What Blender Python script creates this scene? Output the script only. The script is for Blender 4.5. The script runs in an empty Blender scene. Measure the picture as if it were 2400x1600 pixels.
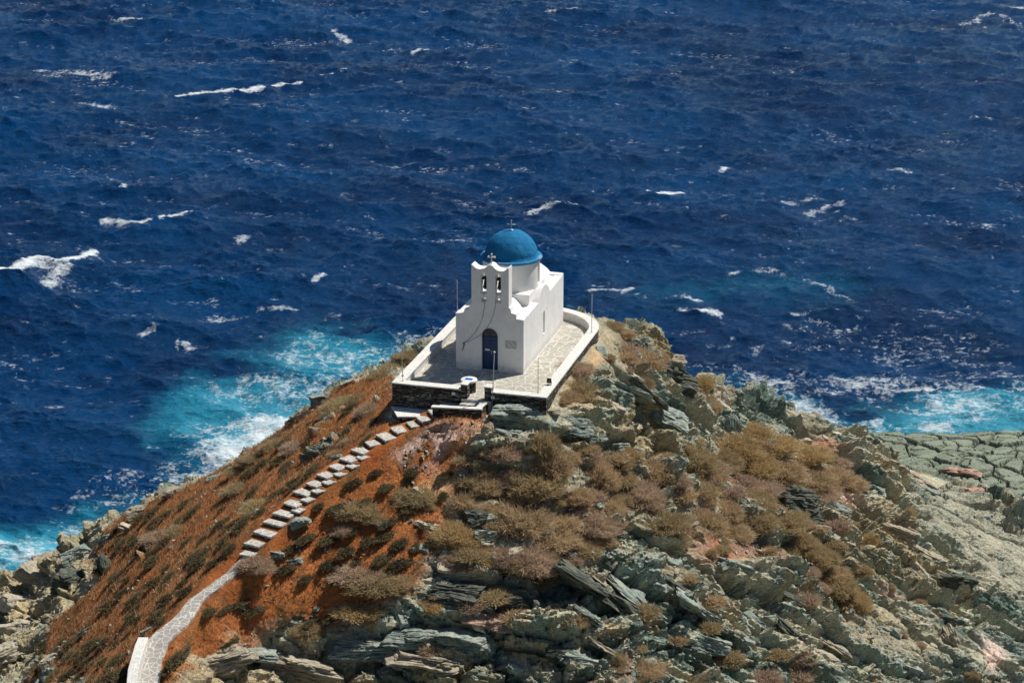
import bpy, math, random
import numpy as np
from mathutils import Vector
rng = np.random.default_rng(7)
random.seed(7)
scene = bpy.context.scene
COL = scene.collection
D2R = math.radians
F32 = np.float32

# ------------------------------------------------------------------ camera
CAM = np.array([0.0, 0.0, 40.0]); PITCH = D2R(19.0); FPX = 5500.0
FW = np.array([0, math.cos(PITCH), -math.sin(PITCH)])
UP = np.array([0, math.sin(PITCH), math.cos(PITCH)])
RT = np.array([1.0, 0, 0])
SEA = -25.0
cam_d = bpy.data.cameras.new("camera"); cam = bpy.data.objects.new("camera", cam_d); COL.objects.link(cam)
cam.location = CAM; cam.rotation_euler = (D2R(71), 0, 0)
cam_d.sensor_width = 36; cam_d.lens = 36 * FPX / 2400; cam_d.clip_start = 1; cam_d.clip_end = 12000
scene.camera = cam

def ray(px, py):
    return FW * FPX + RT * (px - 1200) - UP * (py - 800)
def hit(px, py, z):
    d = ray(px, py); t = (z - CAM[2]) / d[2]; return CAM + d * t

# local frame of the chapel and its terrace
ORG = hit(1227, 877, 0); ROT = D2R(-15.6)
E1 = np.array([math.cos(ROT), math.sin(ROT), 0]); E2 = np.array([-math.sin(ROT), math.cos(ROT), 0])
def loc(u, v, z=0.0): return ORG + E1 * u + E2 * v + np.array([0, 0, z])
def to_uv(x, y):
    dx = x - ORG[0]; dy = y - ORG[1]
    return dx * E1[0] + dy * E1[1], dx * E2[0] + dy * E2[1]

# ------------------------------------------------------------------ noise
TAB = rng.random((64, 64, 64)).astype(F32)
def vn(x, y, z):
    xi = np.floor(x); yi = np.floor(y); zi = np.floor(z)
    fx = (x - xi).astype(F32); fy = (y - yi).astype(F32); fz = (z - zi).astype(F32)
    fx = fx * fx * (3 - 2 * fx); fy = fy * fy * (3 - 2 * fy); fz = fz * fz * (3 - 2 * fz)
    X = xi.astype(np.int64) & 63; Y = yi.astype(np.int64) & 63; Z = zi.astype(np.int64) & 63
    X1 = (X + 1) & 63; Y1 = (Y + 1) & 63; Z1 = (Z + 1) & 63
    def L(a, b, t): return a + (b - a) * t
    a = L(L(TAB[X, Y, Z], TAB[X1, Y, Z], fx), L(TAB[X, Y1, Z], TAB[X1, Y1, Z], fx), fy)
    b = L(L(TAB[X, Y, Z1], TAB[X1, Y, Z1], fx), L(TAB[X, Y1, Z1], TAB[X1, Y1, Z1], fx), fy)
    return L(a, b, fz) * 2 - 1
def fbm(x, y, z, s, o=4, g=0.5, seed=0.0):
    r = 0; a = 1.0; n = 0
    for i in range(o):
        r = r + a * vn(x / s + seed + i * 5.3, y / s + seed * 1.7 + i * 9.1, z / s + seed * .3 + i * 2.7)
        n += a; a *= g; s *= 0.5
    return r / n
def sstep(a, b, x):
    t = np.clip((x - a) / (b - a), 0, 1); return t * t * (3 - 2 * t)
def worley(x, y, z):
    """F1, F2-F1 and a random per cell."""
    xi = np.floor(x).astype(np.int64); yi = np.floor(y).astype(np.int64); zi = np.floor(z).astype(np.int64)
    f1 = np.full(x.shape, 9.0, F32); f2 = f1.copy(); rid = np.zeros(x.shape, F32)
    for i in (-1, 0, 1):
        for j in (-1, 0, 1):
            for k in (-1, 0, 1):
                a = (xi + i) & 63; b = (yi + j) & 63; c = (zi + k) & 63
                r0 = TAB[a, b, c]; r1 = TAB[b, c, a]; r2 = TAB[c, a, (b + 7) & 63]
                d = np.sqrt((xi + i + r0 - x) ** 2 + (yi + j + r1 - y) ** 2 + (zi + k + r2 - z) ** 2).astype(F32)
                m = d < f1
                f2 = np.where(m, f1, np.minimum(f2, d)); rid = np.where(m, TAB[(a + 11) & 63, b, c], rid); f1 = np.where(m, d, f1)
    return f1, f2 - f1, rid

# ------------------------------------------------------------------ mesh helpers
def new_mesh(name, V, Fc, mat=None, parent=None, smooth=False, mats=None, midx=None, attrs=None):
    """V (n,3), Fc (m,k) array of equal-sized polygons or list of lists."""
    me = bpy.data.meshes.new(name)
    V = np.asarray(V, dtype=F32)
    if isinstance(Fc, np.ndarray):
        m, k = Fc.shape
        me.vertices.add(len(V)); me.vertices.foreach_set("co", V.ravel())
        me.loops.add(m * k); me.loops.foreach_set("vertex_index", Fc.astype(np.int32).ravel())
        me.polygons.add(m); me.polygons.foreach_set("loop_start", np.arange(0, m * k, k, dtype=np.int32))
        me.update(calc_edges=True)
    else:
        me.from_pydata(V.tolist(), [], Fc); me.update()
    me.polygons.foreach_set("use_smooth", np.full(len(me.polygons), smooth, dtype=bool))
    if mats:
        for x in mats: me.materials.append(x)
    elif mat: me.materials.append(mat)
    if midx is not None: me.polygons.foreach_set("material_index", np.asarray(midx, dtype=np.int32))
    if attrs:
        for an, (ty, data) in attrs.items():
            at = me.attributes.new(an, ty, 'POINT')
            if ty == 'FLOAT': at.data.foreach_set("value", data.astype(F32).ravel())
            else: at.data.foreach_set("color", data.astype(F32).ravel())
    o = bpy.data.objects.new(name, me); COL.objects.link(o)
    if parent: o.parent = parent
    return o
def empty(name, label=None, cat=None, loc_=(0, 0, 0), rz=0, group=None):
    o = bpy.data.objects.new(name, None); COL.objects.link(o); o.location = loc_; o.rotation_euler = (0, 0, rz)
    o.empty_display_size = 0.1
    return tag(o, label, cat, group)
def tag(o, label=None, cat=None, group=None, kind=None):
    if label: o['label'] = label
    if cat: o['category'] = cat
    if group: o['group'] = group
    if kind: o['kind'] = kind
    return o
class MB:
    def __init__(s): s.v = []; s.f = []
    def add(s, V, Fs):
        n = len(s.v); s.v += [tuple(map(float, p)) for p in V]; s.f += [[i + n for i in f] for f in Fs]; return s
    def box(s, x0, x1, y0, y1, z0, z1):
        return s.add([(x0, y0, z0), (x1, y0, z0), (x1, y1, z0), (x0, y1, z0), (x0, y0, z1), (x1, y0, z1), (x1, y1, z1), (x0, y1, z1)],
                     [[0, 3, 2, 1], [4, 5, 6, 7], [0, 1, 5, 4], [1, 2, 6, 5], [2, 3, 7, 6], [3, 0, 4, 7]])
    def prism(s, pts, z0, z1):
        n = len(pts)
        ar = sum(pts[i][0] * pts[(i + 1) % n][1] - pts[(i + 1) % n][0] * pts[i][1] for i in range(n))
        if ar < 0: pts = pts[::-1]
        zz0 = z0 if hasattr(z0, '__len__') else [z0] * n; zz1 = z1 if hasattr(z1, '__len__') else [z1] * n
        V = [(p[0], p[1], zz0[i]) for i, p in enumerate(pts)] + [(p[0], p[1], zz1[i]) for i, p in enumerate(pts)]
        return s.add(V, [list(range(n))[::-1], list(range(n, 2 * n))] + [[i, (i + 1) % n, n + (i + 1) % n, n + i] for i in range(n)])
    def tube(s, pts, r, n=8, caps=True):
        pts = [Vector(p) for p in pts]; rs = r if hasattr(r, '__len__') else [r] * len(pts)
        base = len(s.v); V = []; Fs = []
        for i, p in enumerate(pts):
            t = (pts[min(i + 1, len(pts) - 1)] - pts[max(i - 1, 0)]).normalized()
            a = t.orthogonal().normalized() if i == 0 else (pa - t * pa.dot(t)).normalized()
            pa = a; b = t.cross(a)
            for k in range(n):
                w = 2 * math.pi * k / n; V.append(p + (a * math.cos(w) + b * math.sin(w)) * rs[i])
        for i in range(len(pts) - 1):
            for k in range(n): Fs.append([i * n + k, i * n + (k + 1) % n, (i + 1) * n + (k + 1) % n, (i + 1) * n + k])
        if caps: Fs += [list(range(n))[::-1], [(len(pts) - 1) * n + k for k in range(n)]]
        return s.add(V, Fs)
    def lathe(s, prof, c, n=32, axis='z'):
        V = []; Fs = []
        for r, z in prof:
            for k in range(n):
                w = 2 * math.pi * k / n; V.append((c[0] + r * math.cos(w), c[1] + r * math.sin(w), c[2] + z))
        for i in range(len(prof) - 1):
            for k in range(n): Fs.append([i * n + k, i * n + (k + 1) % n, (i + 1) * n + (k + 1) % n, (i + 1) * n + k])
        Fs += [list(range(n))[::-1], [(len(prof) - 1) * n + k for k in range(n)]]
        return s.add(V, Fs)
    def build(s, name, mat, parent=None, smooth=False, bevel=0.0):
        o = new_mesh(name, s.v, s.f, mat, parent, smooth)
        if bevel:
            m = o.modifiers.new("bevel", 'BEVEL'); m.width = bevel; m.segments = 2; m.limit_method = 'ANGLE'
        return o
def extruded(name, loops, thick, mat, parent, plane, off, bevel=0.02):
    """loops: first the outline, then holes, in 2D. plane 'uz' or 'vz' or 'uv'; occupies off..off+thick."""
    cu = bpy.data.curves.new(name, 'CURVE'); cu.dimensions = '2D'; cu.fill_mode = 'BOTH'
    cu.extrude = max(thick / 2 - bevel, 0.001); cu.bevel_depth = bevel; cu.bevel_resolution = 1; cu.offset = -bevel
    for L in loops:
        sp = cu.splines.new('POLY'); sp.points.add(len(L) - 1); sp.use_cyclic_u = True
        for i, (a, b) in enumerate(L): sp.points[i].co = (a, b, 0, 1)
    co = bpy.data.objects.new(name + "_tmp", cu); COL.objects.link(co)
    dg = bpy.context.evaluated_depsgraph_get(); dg.update()
    me = bpy.data.meshes.new_from_object(co.evaluated_get(dg))
    bpy.data.objects.remove(co)
    n = len(me.vertices); P = np.zeros(n * 3, F32); me.vertices.foreach_get("co", P); P = P.reshape(-1, 3)
    a, b, c = P[:, 0].copy(), P[:, 1].copy(), P[:, 2].copy() + off + thick / 2
    Q = {'uz': (a, c, b), 'vz': (c, a, b), 'uv': (a, b, c)}[plane]
    me.vertices.foreach_set("co", np.stack(Q, 1).ravel().astype(F32)); me.update()
    me.materials.clear(); me.materials.append(mat); me.name = name
    me.polygons.foreach_set("use_smooth", np.zeros(len(me.polygons), dtype=bool))
    o = bpy.data.objects.new(name, me); COL.objects.link(o); o.parent = parent
    return o
def arch(cx, w, z0, zs, n=10):
    """door-shaped loop: bottom z0, springing zs, semicircular head"""
    r = w / 2
    return [(cx - r, z0), (cx + r, z0)] + [(cx + r * math.cos(math.pi * k / n), zs + r * math.sin(math.pi * k / n)) for k in range(n + 1)]

# ------------------------------------------------------------------ materials
def mat(name):
    m = bpy.data.materials.new(name); m.use_nodes = True; nt = m.node_tree
    for n in list(nt.nodes): nt.nodes.remove(n)
    out = nt.nodes.new('ShaderNodeOutputMaterial'); b = nt.nodes.new('ShaderNodeBsdfPrincipled')
    nt.links.new(b.outputs[0], out.inputs[0])
    return m, nt, b
def N(nt, ty, **kw):
    n = nt.nodes.new(ty)
    for k, v in kw.items():
        if k.startswith('i_'): n.inputs[k[2:].replace('_', ' ')].default_value = v
        else: setattr(n, k, v)
    return n
def noise(nt, vec, scale, detail=4, rough=0.55, sc3=None):
    if sc3:
        mp = N(nt, 'ShaderNodeMapping'); mp.inputs['Scale'].default_value = sc3; nt.links.new(vec, mp.inputs[0]); vec = mp.outputs[0]
    n = N(nt, 'ShaderNodeTexNoise'); n.inputs['Scale'].default_value = scale; n.inputs['Detail'].default_value = detail
    n.inputs['Roughness'].default_value = rough; nt.links.new(vec, n.inputs['Vector']); return n.outputs['Fac']
def ramp(nt, fac, stops, interp='LINEAR'):
    r = N(nt, 'ShaderNodeValToRGB'); cr = r.color_ramp; cr.interpolation = interp
    while len(cr.elements) < len(stops): cr.elements.new(0.5)
    for e, (p, c) in zip(cr.elements, stops):
        e.position = p; e.color = (c, c, c, 1) if not hasattr(c, '__len__') else (*c, 1)
    nt.links.new(fac, r.inputs[0]); return r.outputs[0]
def mix(nt, fac, a, b, ty='MIX'):
    m = N(nt, 'ShaderNodeMix', data_type='RGBA', blend_type=ty)
    for s, v in ((0, fac), (6, a), (7, b)):
        if hasattr(v, 'is_linked') or hasattr(v, 'links'): nt.links.new(v, m.inputs[s])
        elif s == 0: m.inputs[0].default_value = v
        else: m.inputs[s].default_value = (*v, 1)
    return m.outputs[2]
def math_(nt, op, a, b=None):
    m = N(nt, 'ShaderNodeMath', operation=op)
    for i, v in enumerate((a, b)):
        if v is None: continue
        if hasattr(v, 'links'): nt.links.new(v, m.inputs[i])
        else: m.inputs[i].default_value = v
    return m.outputs[0]
def bump(nt, b, h, strength, dist, prev=None):
    n = N(nt, 'ShaderNodeBump'); n.inputs['Strength'].default_value = strength; n.inputs['Distance'].default_value = dist
    nt.links.new(h, n.inputs['Height'])
    if prev: nt.links.new(prev, n.inputs['Normal'])
    nt.links.new(n.outputs[0], b.inputs['Normal']); return n.outputs[0]
def obj_co(nt): return N(nt, 'ShaderNodeTexCoord').outputs['Object']
def setb(b, rough=0.8, spec=0.3, metal=0.0):
    b.inputs['Roughness'].default_value = rough; b.inputs['Specular IOR Level'].default_value = spec; b.inputs['Metallic'].default_value = metal
def srgb(r, g, b):
    return tuple(((c / 255) / 12.92 if c / 255 <= .04045 else ((c / 255 + .055) / 1.055) ** 2.4) for c in (r, g, b))

def plaster(name, base, dark, bs=0.35):
    m, nt, b = mat(name); setb(b, 0.85, 0.25); co = obj_co(nt)
    n1 = noise(nt, co, 1.3, 5, 0.65); n2 = noise(nt, co, 5, 6, .65)
    c = mix(nt, ramp(nt, n1, [(.45, 0), (.8, .6)]), base, dark)
    c = mix(nt, ramp(nt, noise(nt, co, 2.2, 5, .7, (1, 1, .25)), [(.58, 0), (.8, .35)]), c, dark)
    sz_ = N(nt, 'ShaderNodeSeparateXYZ'); nt.links.new(co, sz_.inputs[0])
    splash = math_(nt, 'MULTIPLY', ramp(nt, math_(nt, 'ADD', sz_.outputs[2], math_(nt, 'MULTIPLY', noise(nt, co, 4, 4), -.5)), [(0.0, .55), (.22, 0)]), ramp(nt, n2, [(.4, .3), (.6, 1)]))
    if bs < .9: c = mix(nt, splash, c, (.46, .41, .35)); c = mix(nt, ramp(nt, noise(nt, co, .8, 6, .75, (1, 1, .5)), [(.5, 0), (.62, .35), (.7, 0)]), c, (.66, .64, .62))
    nt.links.new(c, b.inputs['Base Color'])
    p = bump(nt, b, noise(nt, co, 3.0, 3, .5), bs, 0.05)
    bump(nt, b, n2, bs, 0.03, p); return m
M_white = plaster("white_plaster", (.82, .805, .78), (.62, .595, .58))
M_dome = plaster("blue_dome_paint", (.006, .15, .33), (.03, .27, .46), 1.0)
M_rim = plaster("blue_rim_paint", (.010, .17, .36), (.02, .21, .40), .4)
def simple(name, col, rough=.5, metal=0, var=.15, scale=20):
    m, nt, b = mat(name); setb(b, rough, .4, metal); co = obj_co(nt)
    c = mix(nt, ramp(nt, noise(nt, co, scale, 4), [(.35, 0), (.7, 1)]), col, tuple(x * (1 - var) for x in col))
    nt.links.new(c, b.inputs['Base Color']); return m
M_door = simple("door_blue_paint", (.005, .045, .15), .4, 0, .3, 6)
M_glass = simple("dark_pane", (.02, .016, .014), .15)
M_iron = simple("black_iron", (.012, .012, .012), .45, .3)
M_steel = simple("galvanised_pole", (.55, .55, .55), .4, .5)
M_silver = simple("weathered_silver", (.55, .53, .50), .4, .6)
M_rope = simple("rope", (.16, .13, .12), .9)
M_marble = None
def marble():
    m, nt, b = mat("marble_plaque"); setb(b, .5, .3); co = obj_co(nt)
    w = N(nt, 'ShaderNodeTexWave', wave_type='BANDS', bands_direction='DIAGONAL'); w.inputs['Scale'].default_value = 2.2
    w.inputs['Distortion'].default_value = 3; w.inputs['Detail'].default_value = 3; nt.links.new(co, w.inputs[0])
    nt.links.new(ramp(nt, w.outputs['Fac'], [(.2, (.42, .40, .40)), (.6, (.56, .54, .54))]), b.inputs['Base Color']); return m
M_marble = marble()
M_enamel = simple("white_enamel", (.75, .75, .75), .4)
M_bluetile = simple("blue_panel", (.01, .17, .62), .35)
def paving(name, stone_a, stone_b, joint, scale=2.1, jw=.055, wid=1.0):
    m, nt, b = mat(name); setb(b, .8, .25); co = obj_co(nt)
    wn = N(nt, 'ShaderNodeTexNoise'); wn.inputs['Scale'].default_value = 1.6; nt.links.new(co, wn.inputs['Vector'])
    wp = mix(nt, .12, co, wn.outputs['Color'], 'ADD')
    flat = N(nt, 'ShaderNodeMapping'); flat.inputs['Scale'].default_value = (1, 1.05, .02); nt.links.new(wp, flat.inputs[0])
    v1 = N(nt, 'ShaderNodeTexVoronoi', feature='DISTANCE_TO_EDGE'); v1.inputs['Scale'].default_value = scale
    v2 = N(nt, 'ShaderNodeTexVoronoi', feature='F1'); v2.inputs['Scale'].default_value = scale
    for v in (v1, v2): nt.links.new(flat.outputs[0], v.inputs['Vector'])
    st = mix(nt, v2.outputs['Color'], stone_a, stone_b)
    st = mix(nt, ramp(nt, noise(nt, co, 7, 5), [(.4, 0), (.75, .6)]), st, tuple(x * .72 for x in stone_a))
    jm = ramp(nt, v1.outputs['Distance'], [(jw * .6, 1), (jw * 1.3, 0)])
    nt.links.new(mix(nt, jm, st, joint), b.inputs['Base Color'])
    bump(nt, b, math_(nt, 'ADD', jm, noise(nt, co, 9, 4)), .4, .02); return m
M_pave = paving("crazy_paving", (.39, .375, .31), (.49, .455, .38), (.62, .59, .52))
M_coping = paving("coping_paving", (.68, .66, .60), (.74, .72, .66), (.80, .78, .73), 3.0)
M_step = paving("step_paving", (.36, .335, .30), (.46, .42, .37), (.66, .63, .57), 3.4, .05)
def drystone():
    m, nt, b = mat("dry_schist_wall"); setb(b, .85, .2); co = obj_co(nt)
    mp = N(nt, 'ShaderNodeMapping'); mp.inputs['Scale'].default_value = (1, 1, 3.6); nt.links.new(co, mp.inputs[0])
    wn = N(nt, 'ShaderNodeTexNoise'); wn.inputs['Scale'].default_value = 2.5; nt.links.new(co, wn.inputs['Vector'])
    wp = mix(nt, .25, mp.outputs[0], wn.outputs['Color'], 'ADD')
    v1 = N(nt, 'ShaderNodeTexVoronoi', feature='DISTANCE_TO_EDGE'); v1.inputs['Scale'].default_value = 3.4
    v2 = N(nt, 'ShaderNodeTexVoronoi', feature='F1'); v2.inputs['Scale'].default_value = 3.4
    for v in (v1, v2): nt.links.new(wp, v.inputs['Vector'])
    sep = N(nt, 'ShaderNodeSeparateColor'); nt.links.new(v2.outputs['Color'], sep.inputs[0])
    st = ramp(nt, sep.outputs[0], [(.0, (.035, .028, .024)), (.45, (.10, .085, .07)), (.8, (.19, .175, .15)), (1, (.34, .31, .27))])
    jm = ramp(nt, v1.outputs['Distance'], [(.02, 1), (.10, 0)])
    nt.links.new(mix(nt, jm, st, (.02, .017, .015)), b.inputs['Base Color'])
    h = math_(nt, 'SUBTRACT', noise(nt, co, 14, 4), jm); bump(nt, b, h, .9, .06); return m
M_dry = drystone()
M_stepw = paving("step_tread_paving", (.40, .375, .33), (.49, .455, .40), (.68, .65, .59), 3.4, .05)

def terrain_mat():
    m, nt, b = mat("headland_ground"); setb(b, .92, .12); co = obj_co(nt)
    at = N(nt, 'ShaderNodeAttribute', attribute_name='albedo'); ar = N(nt, 'ShaderNodeAttribute', attribute_name='rock')
    n1 = noise(nt, co, 7, 6, .7); n2 = noise(nt, co, 22, 4, .7)
    strk = noise(nt, co, 3.5, 6, .7, (1, 1, 7))
    mul = mix(nt, 1.0, ramp(nt, n1, [(.30, .55), (.5, 1.0), (.72, 1.55)]), ramp(nt, n2, [(.3, .7), (.7, 1.3)]), 'MULTIPLY')
    c = mix(nt, 1.0, at.outputs['Color'], mul, 'MULTIPLY')
    c2 = mix(nt, 1.0, c, ramp(nt, strk, [(.35, .60), (.5, 1), (.68, 1.42)]), 'MULTIPLY')
    c = mix(nt, ar.outputs['Fac'], c, c2)
    nt.links.new(c, b.inputs['Base Color'])
    h = math_(nt, 'ADD', math_(nt, 'MULTIPLY', strk, math_(nt, 'MULTIPLY', ar.outputs['Fac'], 1.6)), n1)
    p = bump(nt, b, h, .9, .10); bump(nt, b, n2, .7, .03, p); return m
M_ground = terrain_mat()
def rock_mat(name, a, c, dk, st=8.0):
    m, nt, b = mat(name); setb(b, .9, .15); co = obj_co(nt)
    strk = noise(nt, co, 1.6, 7, .72, (1, 1, st)); n1 = noise(nt, co, 2.2, 6, .65); n2 = noise(nt, co, 16, 4, .7)
    cc = mix(nt, ramp(nt, n1, [(.38, 0), (.62, 1)]), a, c)
    cc = mix(nt, ramp(nt, strk, [(.36, .85), (.52, 0)]), cc, dk)
    cc = mix(nt, 1.0, cc, ramp(nt, n2, [(.3, .75), (.7, 1.3)]), 'MULTIPLY')
    nt.links.new(cc, b.inputs['Base Color'])
    p = bump(nt, b, strk, 1.0, .12); bump(nt, b, n2, .6, .03, p); return m
GREENROCK = ((.25, .32, .275), (.42, .44, .37), (.045, .055, .05))
M_rockg = rock_mat("green_schist", *GREENROCK)
M_rockd = rock_mat("dark_schist", (.085, .105, .085), (.20, .20, .155), (.02, .022, .02), 11)
M_rockt = rock_mat("tan_weathered_rock", (.50, .41, .29), (.38, .36, .28), (.16, .13, .10), 7)
M_rockp = rock_mat("pink_rock", (.55, .34, .25), (.44, .33, .25), (.26, .16, .12), 4)
M_rockw = rock_mat("pale_rock", (.58, .49, .36), (.47, .44, .34), (.28, .24, .18), 3)
RM = dict(g=M_rockg, d=M_rockd, t=M_rockt, p=M_rockp, w=M_rockw)
def leaf_mat(name, cols):
    m, nt, b = mat(name); setb(b, .9, .1); co = obj_co(nt)
    at = N(nt, 'ShaderNodeAttribute', attribute_name='shade')
    oi = N(nt, 'ShaderNodeObjectInfo')
    v = math_(nt, 'ADD', math_(nt, 'MULTIPLY', at.outputs['Fac'], .7), math_(nt, 'MULTIPLY', oi.outputs['Random'], .3))
    c = ramp(nt, v, [(i / (len(cols) - 1), k) for i, k in enumerate(cols)])
    nt.links.new(c, b.inputs['Base Color'])
    # thin dry leaves let light through
    tr = N(nt, 'ShaderNodeBsdfTranslucent'); nt.links.new(c, tr.inputs[0]); mx = N(nt, 'ShaderNodeMixShader'); mx.inputs[0].default_value = .38
    nt.links.new(b.outputs[0], mx.inputs[1]); nt.links.new(tr.outputs[0], mx.inputs[2])
    out = [n for n in nt.nodes if n.bl_idname == 'ShaderNodeOutputMaterial'][0]; nt.links.new(mx.outputs[0], out.inputs[0]); return m
LM = dict(
    b=leaf_mat("brown_scrub", [(.32, .23, .15), (.48, .36, .22), (.62, .48, .30), (.55, .42, .25)]),
    o=leaf_mat("olive_scrub", [(.27, .21, .12), (.42, .33, .19), (.53, .42, .24), (.54, .42, .25)]),
    y=leaf_mat("golden_scrub", [(.32, .24, .13), (.50, .37, .19), (.62, .47, .25), (.55, .42, .22)]),
    m=leaf_mat("mauve_scrub", [(.32, .24, .18), (.48, .36, .26), (.60, .46, .33), (.54, .41, .27)]),
    d=leaf_mat("dark_dry_tuft", [(.06, .05, .032), (.125, .105, .06), (.18, .15, .08), (.28, .18, .08)]),
    r=leaf_mat("dry_rust_grass", [(.14, .11, .06), (.36, .19, .09), (.53, .29, .13), (.66, .48, .26)]),
    s=rock_mat("scree_stone", (.32, .33, .27), (.45, .42, .34), (.14, .14, .12), 1.5))

# ------------------------------------------------------------------ terrain: base shape
CP = [  # pixel of the photograph + height -> a world point on the ground
 (1400,745,-.3),(1470,768,-1.5),(1545,790,-2.5),(1560,850,-3.4),(1610,890,-4.5),(1700,905,-5.5),(1790,965,-7.3),(1870,985,-8.3),
 (1960,990,-9.2),(2050,1030,-11),(2090,1075,-12.5),
 (2150,1160,-14),(2230,1260,-14.5),(2330,1400,-16),
 (1430,830,-.9),(1500,900,-1.9),(1380,900,-.6),(1340,960,-.7),(1270,1040,-1.3),(1200,960,-.45),(1130,1000,-1.0),
 (1200,1100,-2.6),(1200,1200,-3.8),(1200,1300,-4.9),(1200,1400,-6.0),(1200,1500,-8.2),(1200,1600,-9.5),
 (1350,1100,-3.2),(1350,1300,-5.8),(1500,1000,-3.4),(1450,1450,-7.6),
 (1600,1000,-4.8),(1700,1000,-6.2),(1700,1100,-7.0),(1600,1250,-6.8),(1700,1300,-8.0),(1700,1450,-9.4),(1700,1600,-11.5),
 (1900,1100,-9.2),(1900,1250,-10.2),(1900,1400,-11.5),(1900,1600,-13.5),(2060,1150,-11.8),(2100,1300,-13),(2100,1450,-14.2),(2100,1600,-15.2),
 (2400,1450,-17),(2400,1600,-17.5),(2600,1600,-20),(2600,1450,-20),
 # pale slope and flat shelf by the water, farther and lower
 (2180,1150,-19.5),(2140,1100,-19.8),(2225,1122,-19.2),(2330,1185,-18.8),(2420,1235,-19.0),(2260,1200,-18.5),(2300,1300,-17.2),(2400,1350,-18.0),(2400,1250,-19.5),(2550,1300,-20),
 (2060,1028,-23.1),(2100,1024,-23.2),(2250,1035,-23.1),(2400,1020,-23.1),(2600,1010,-23),(2150,1080,-22.4),(2300,1100,-22.0),(2400,1150,-21.8),(2600,1150,-21.5),
 (2020,1010,-26.5),(2060,1012,-26.6),(2160,1012,-26.8),(2300,1015,-27),(2420,1005,-27),(2600,990,-27),
 # left: crest and slopes
 (985,800,-1.4),(930,860,-2.2),(830,882,-3.4),(740,935,-4.8),(700,990,-5.6),(610,1050,-6.9),(520,1108,-8.2),(400,1150,-10.2),(310,1195,-12),(200,1245,-15.2),
 (80,1310,-19.2),(0,1375,-23.8),(-150,1430,-25.5),
 (900,920,-1.8),(860,960,-2.0),(930,1000,-1.15),(780,1050,-2.9),(640,1120,-4.9),(560,1220,-5.6),(450,1250,-7.3),(330,1300,-9.6),(250,1400,-11),(150,1400,-15.5),
 (60,1450,-19.5),(0,1500,-20.2),(0,1600,-17.5),(120,1550,-14.8),(220,1550,-10.4),(-150,1600,-20),(-150,1500,-22),
 (350,1430,-7.2),(280,1560,-8.0),(600,1420,-6.2),(600,1500,-7.2),(600,1600,-9.5),(450,1540,-7.2),(480,1600,-8.6),
 (900,1200,-3.6),(900,1300,-4.7),(900,1400,-5.9),(900,1500,-7.7),(900,1600,-9.6),(750,1300,-4.9),(1050,1000,-1.1),(1050,1100,-2.5),(1050,1250,-4.3),(1060,1450,-6.9)]
STEPS = [(1021,965,-.55,25),(996,980,-.75,25),(970,993,-.95,25),(937,1005,-1.12,40),(907,1021,-1.3,46),(877,1037,-1.5,34),(849,1053,-1.7,38),(822,1073,-1.9,38),
 (795,1092,-2.1,37),(767,1111,-2.3,37),(742,1131,-2.52,38),(715,1151,-2.76,42),(691,1176,-3.02,42),(669,1200,-3.28,50),(647,1222,-3.52,56),(626,1245,-3.76,58),(601,1270,-4.02,46),(584,1294,-4.28,40)]
PATH = [(572,1312,-4.5,27),(540,1345,-4.9,31),(517,1362,-5.08,32),(495,1380,-5.25,33),(460,1408,-5.5,34),(438,1440,-5.75,40),(412,1466,-5.95,50),(388,1486,-6.1,54),(366,1510,-6.3,54),(350,1546,-6.6,50),(344,1600,-7.05,53),(342,1660,-7.5,54),(345,1760,-8.2,56)]
pts = [hit(*c) for c in CP]
pts += [hit(s[0], s[1] + 4, s[2] - .16) for s in STEPS] + [hit(p[0], p[1], p[2] - .02) for p in PATH]
for s in PATH[4:]:
    pts.append(hit(s[0] + 60, s[1], s[2] + .05)); 
for u, v, z in [(2.5,-4.1,-.45),(2.55,-1,-.1),(2.55,2,0),(2.55,5,0),(2.5,7.5,-.1),(1.2,9.4,-.3),(-1.5,10.4,-.7),(-4,10,-1.0),(-5.9,7,-1.3),(-6,3,-1.3),(-6,0,-1.3),(-6,-3.5,-1.4),
                (-5.3,-5.2,-1.3),(-3,-4.3,-1.2),(-1.9,-5.95,-.32),(-2.6,-6.1,-.38),(-1.2,-5.75,-.25),(-1.9,-6.4,-.42),(-.6,-5.4,-.22),(-3.0,-6.1,-.62),(.6,-4.4,-.15),(2,-4.5,-.45),(-1.7,3,-.5),(-1.7,-1,-.5)]:
    pts.append(loc(u, v, z))
for x, y, z in [(-6,140,-28),(6,140,-27),(18,148,-28),(-14,142,-29),(-22,144,-29),(-30,150,-29),(28,146,-25),(-45,145,-29),(-60,125,-28),(-50,100,-26),
                (-60,80,-26),(60,85,-26),(60,110,-24),(0,78,-13),(20,85,-15),(-20,80,-9),(35,90,-21),(0,170,-30),(20,185,-31),(-40,180,-31),(60,185,-30),(2,130,-14),(-8,130,-15),(12,136,-15),(60,150,-23),(-60,150,-29)]:
    pts.append(np.array([x, y, z]))
pts = np.array(pts)
def kern(d2): return np.sqrt(d2 + 0.6)
d2 = ((pts[:, None, :2] - pts[None, :, :2]) ** 2).sum(-1)
n = len(pts); A = np.zeros((n + 3, n + 3)); A[:n, :n] = kern(d2) - np.eye(n) * 0.25
Pm = np.c_[np.ones(n), pts[:, :2]]; A[:n, n:] = Pm; A[n:, :n] = Pm.T
NP_ = n
wgt = np.linalg.solve(A, np.r_[pts[:, 2], 0, 0, 0])
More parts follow.
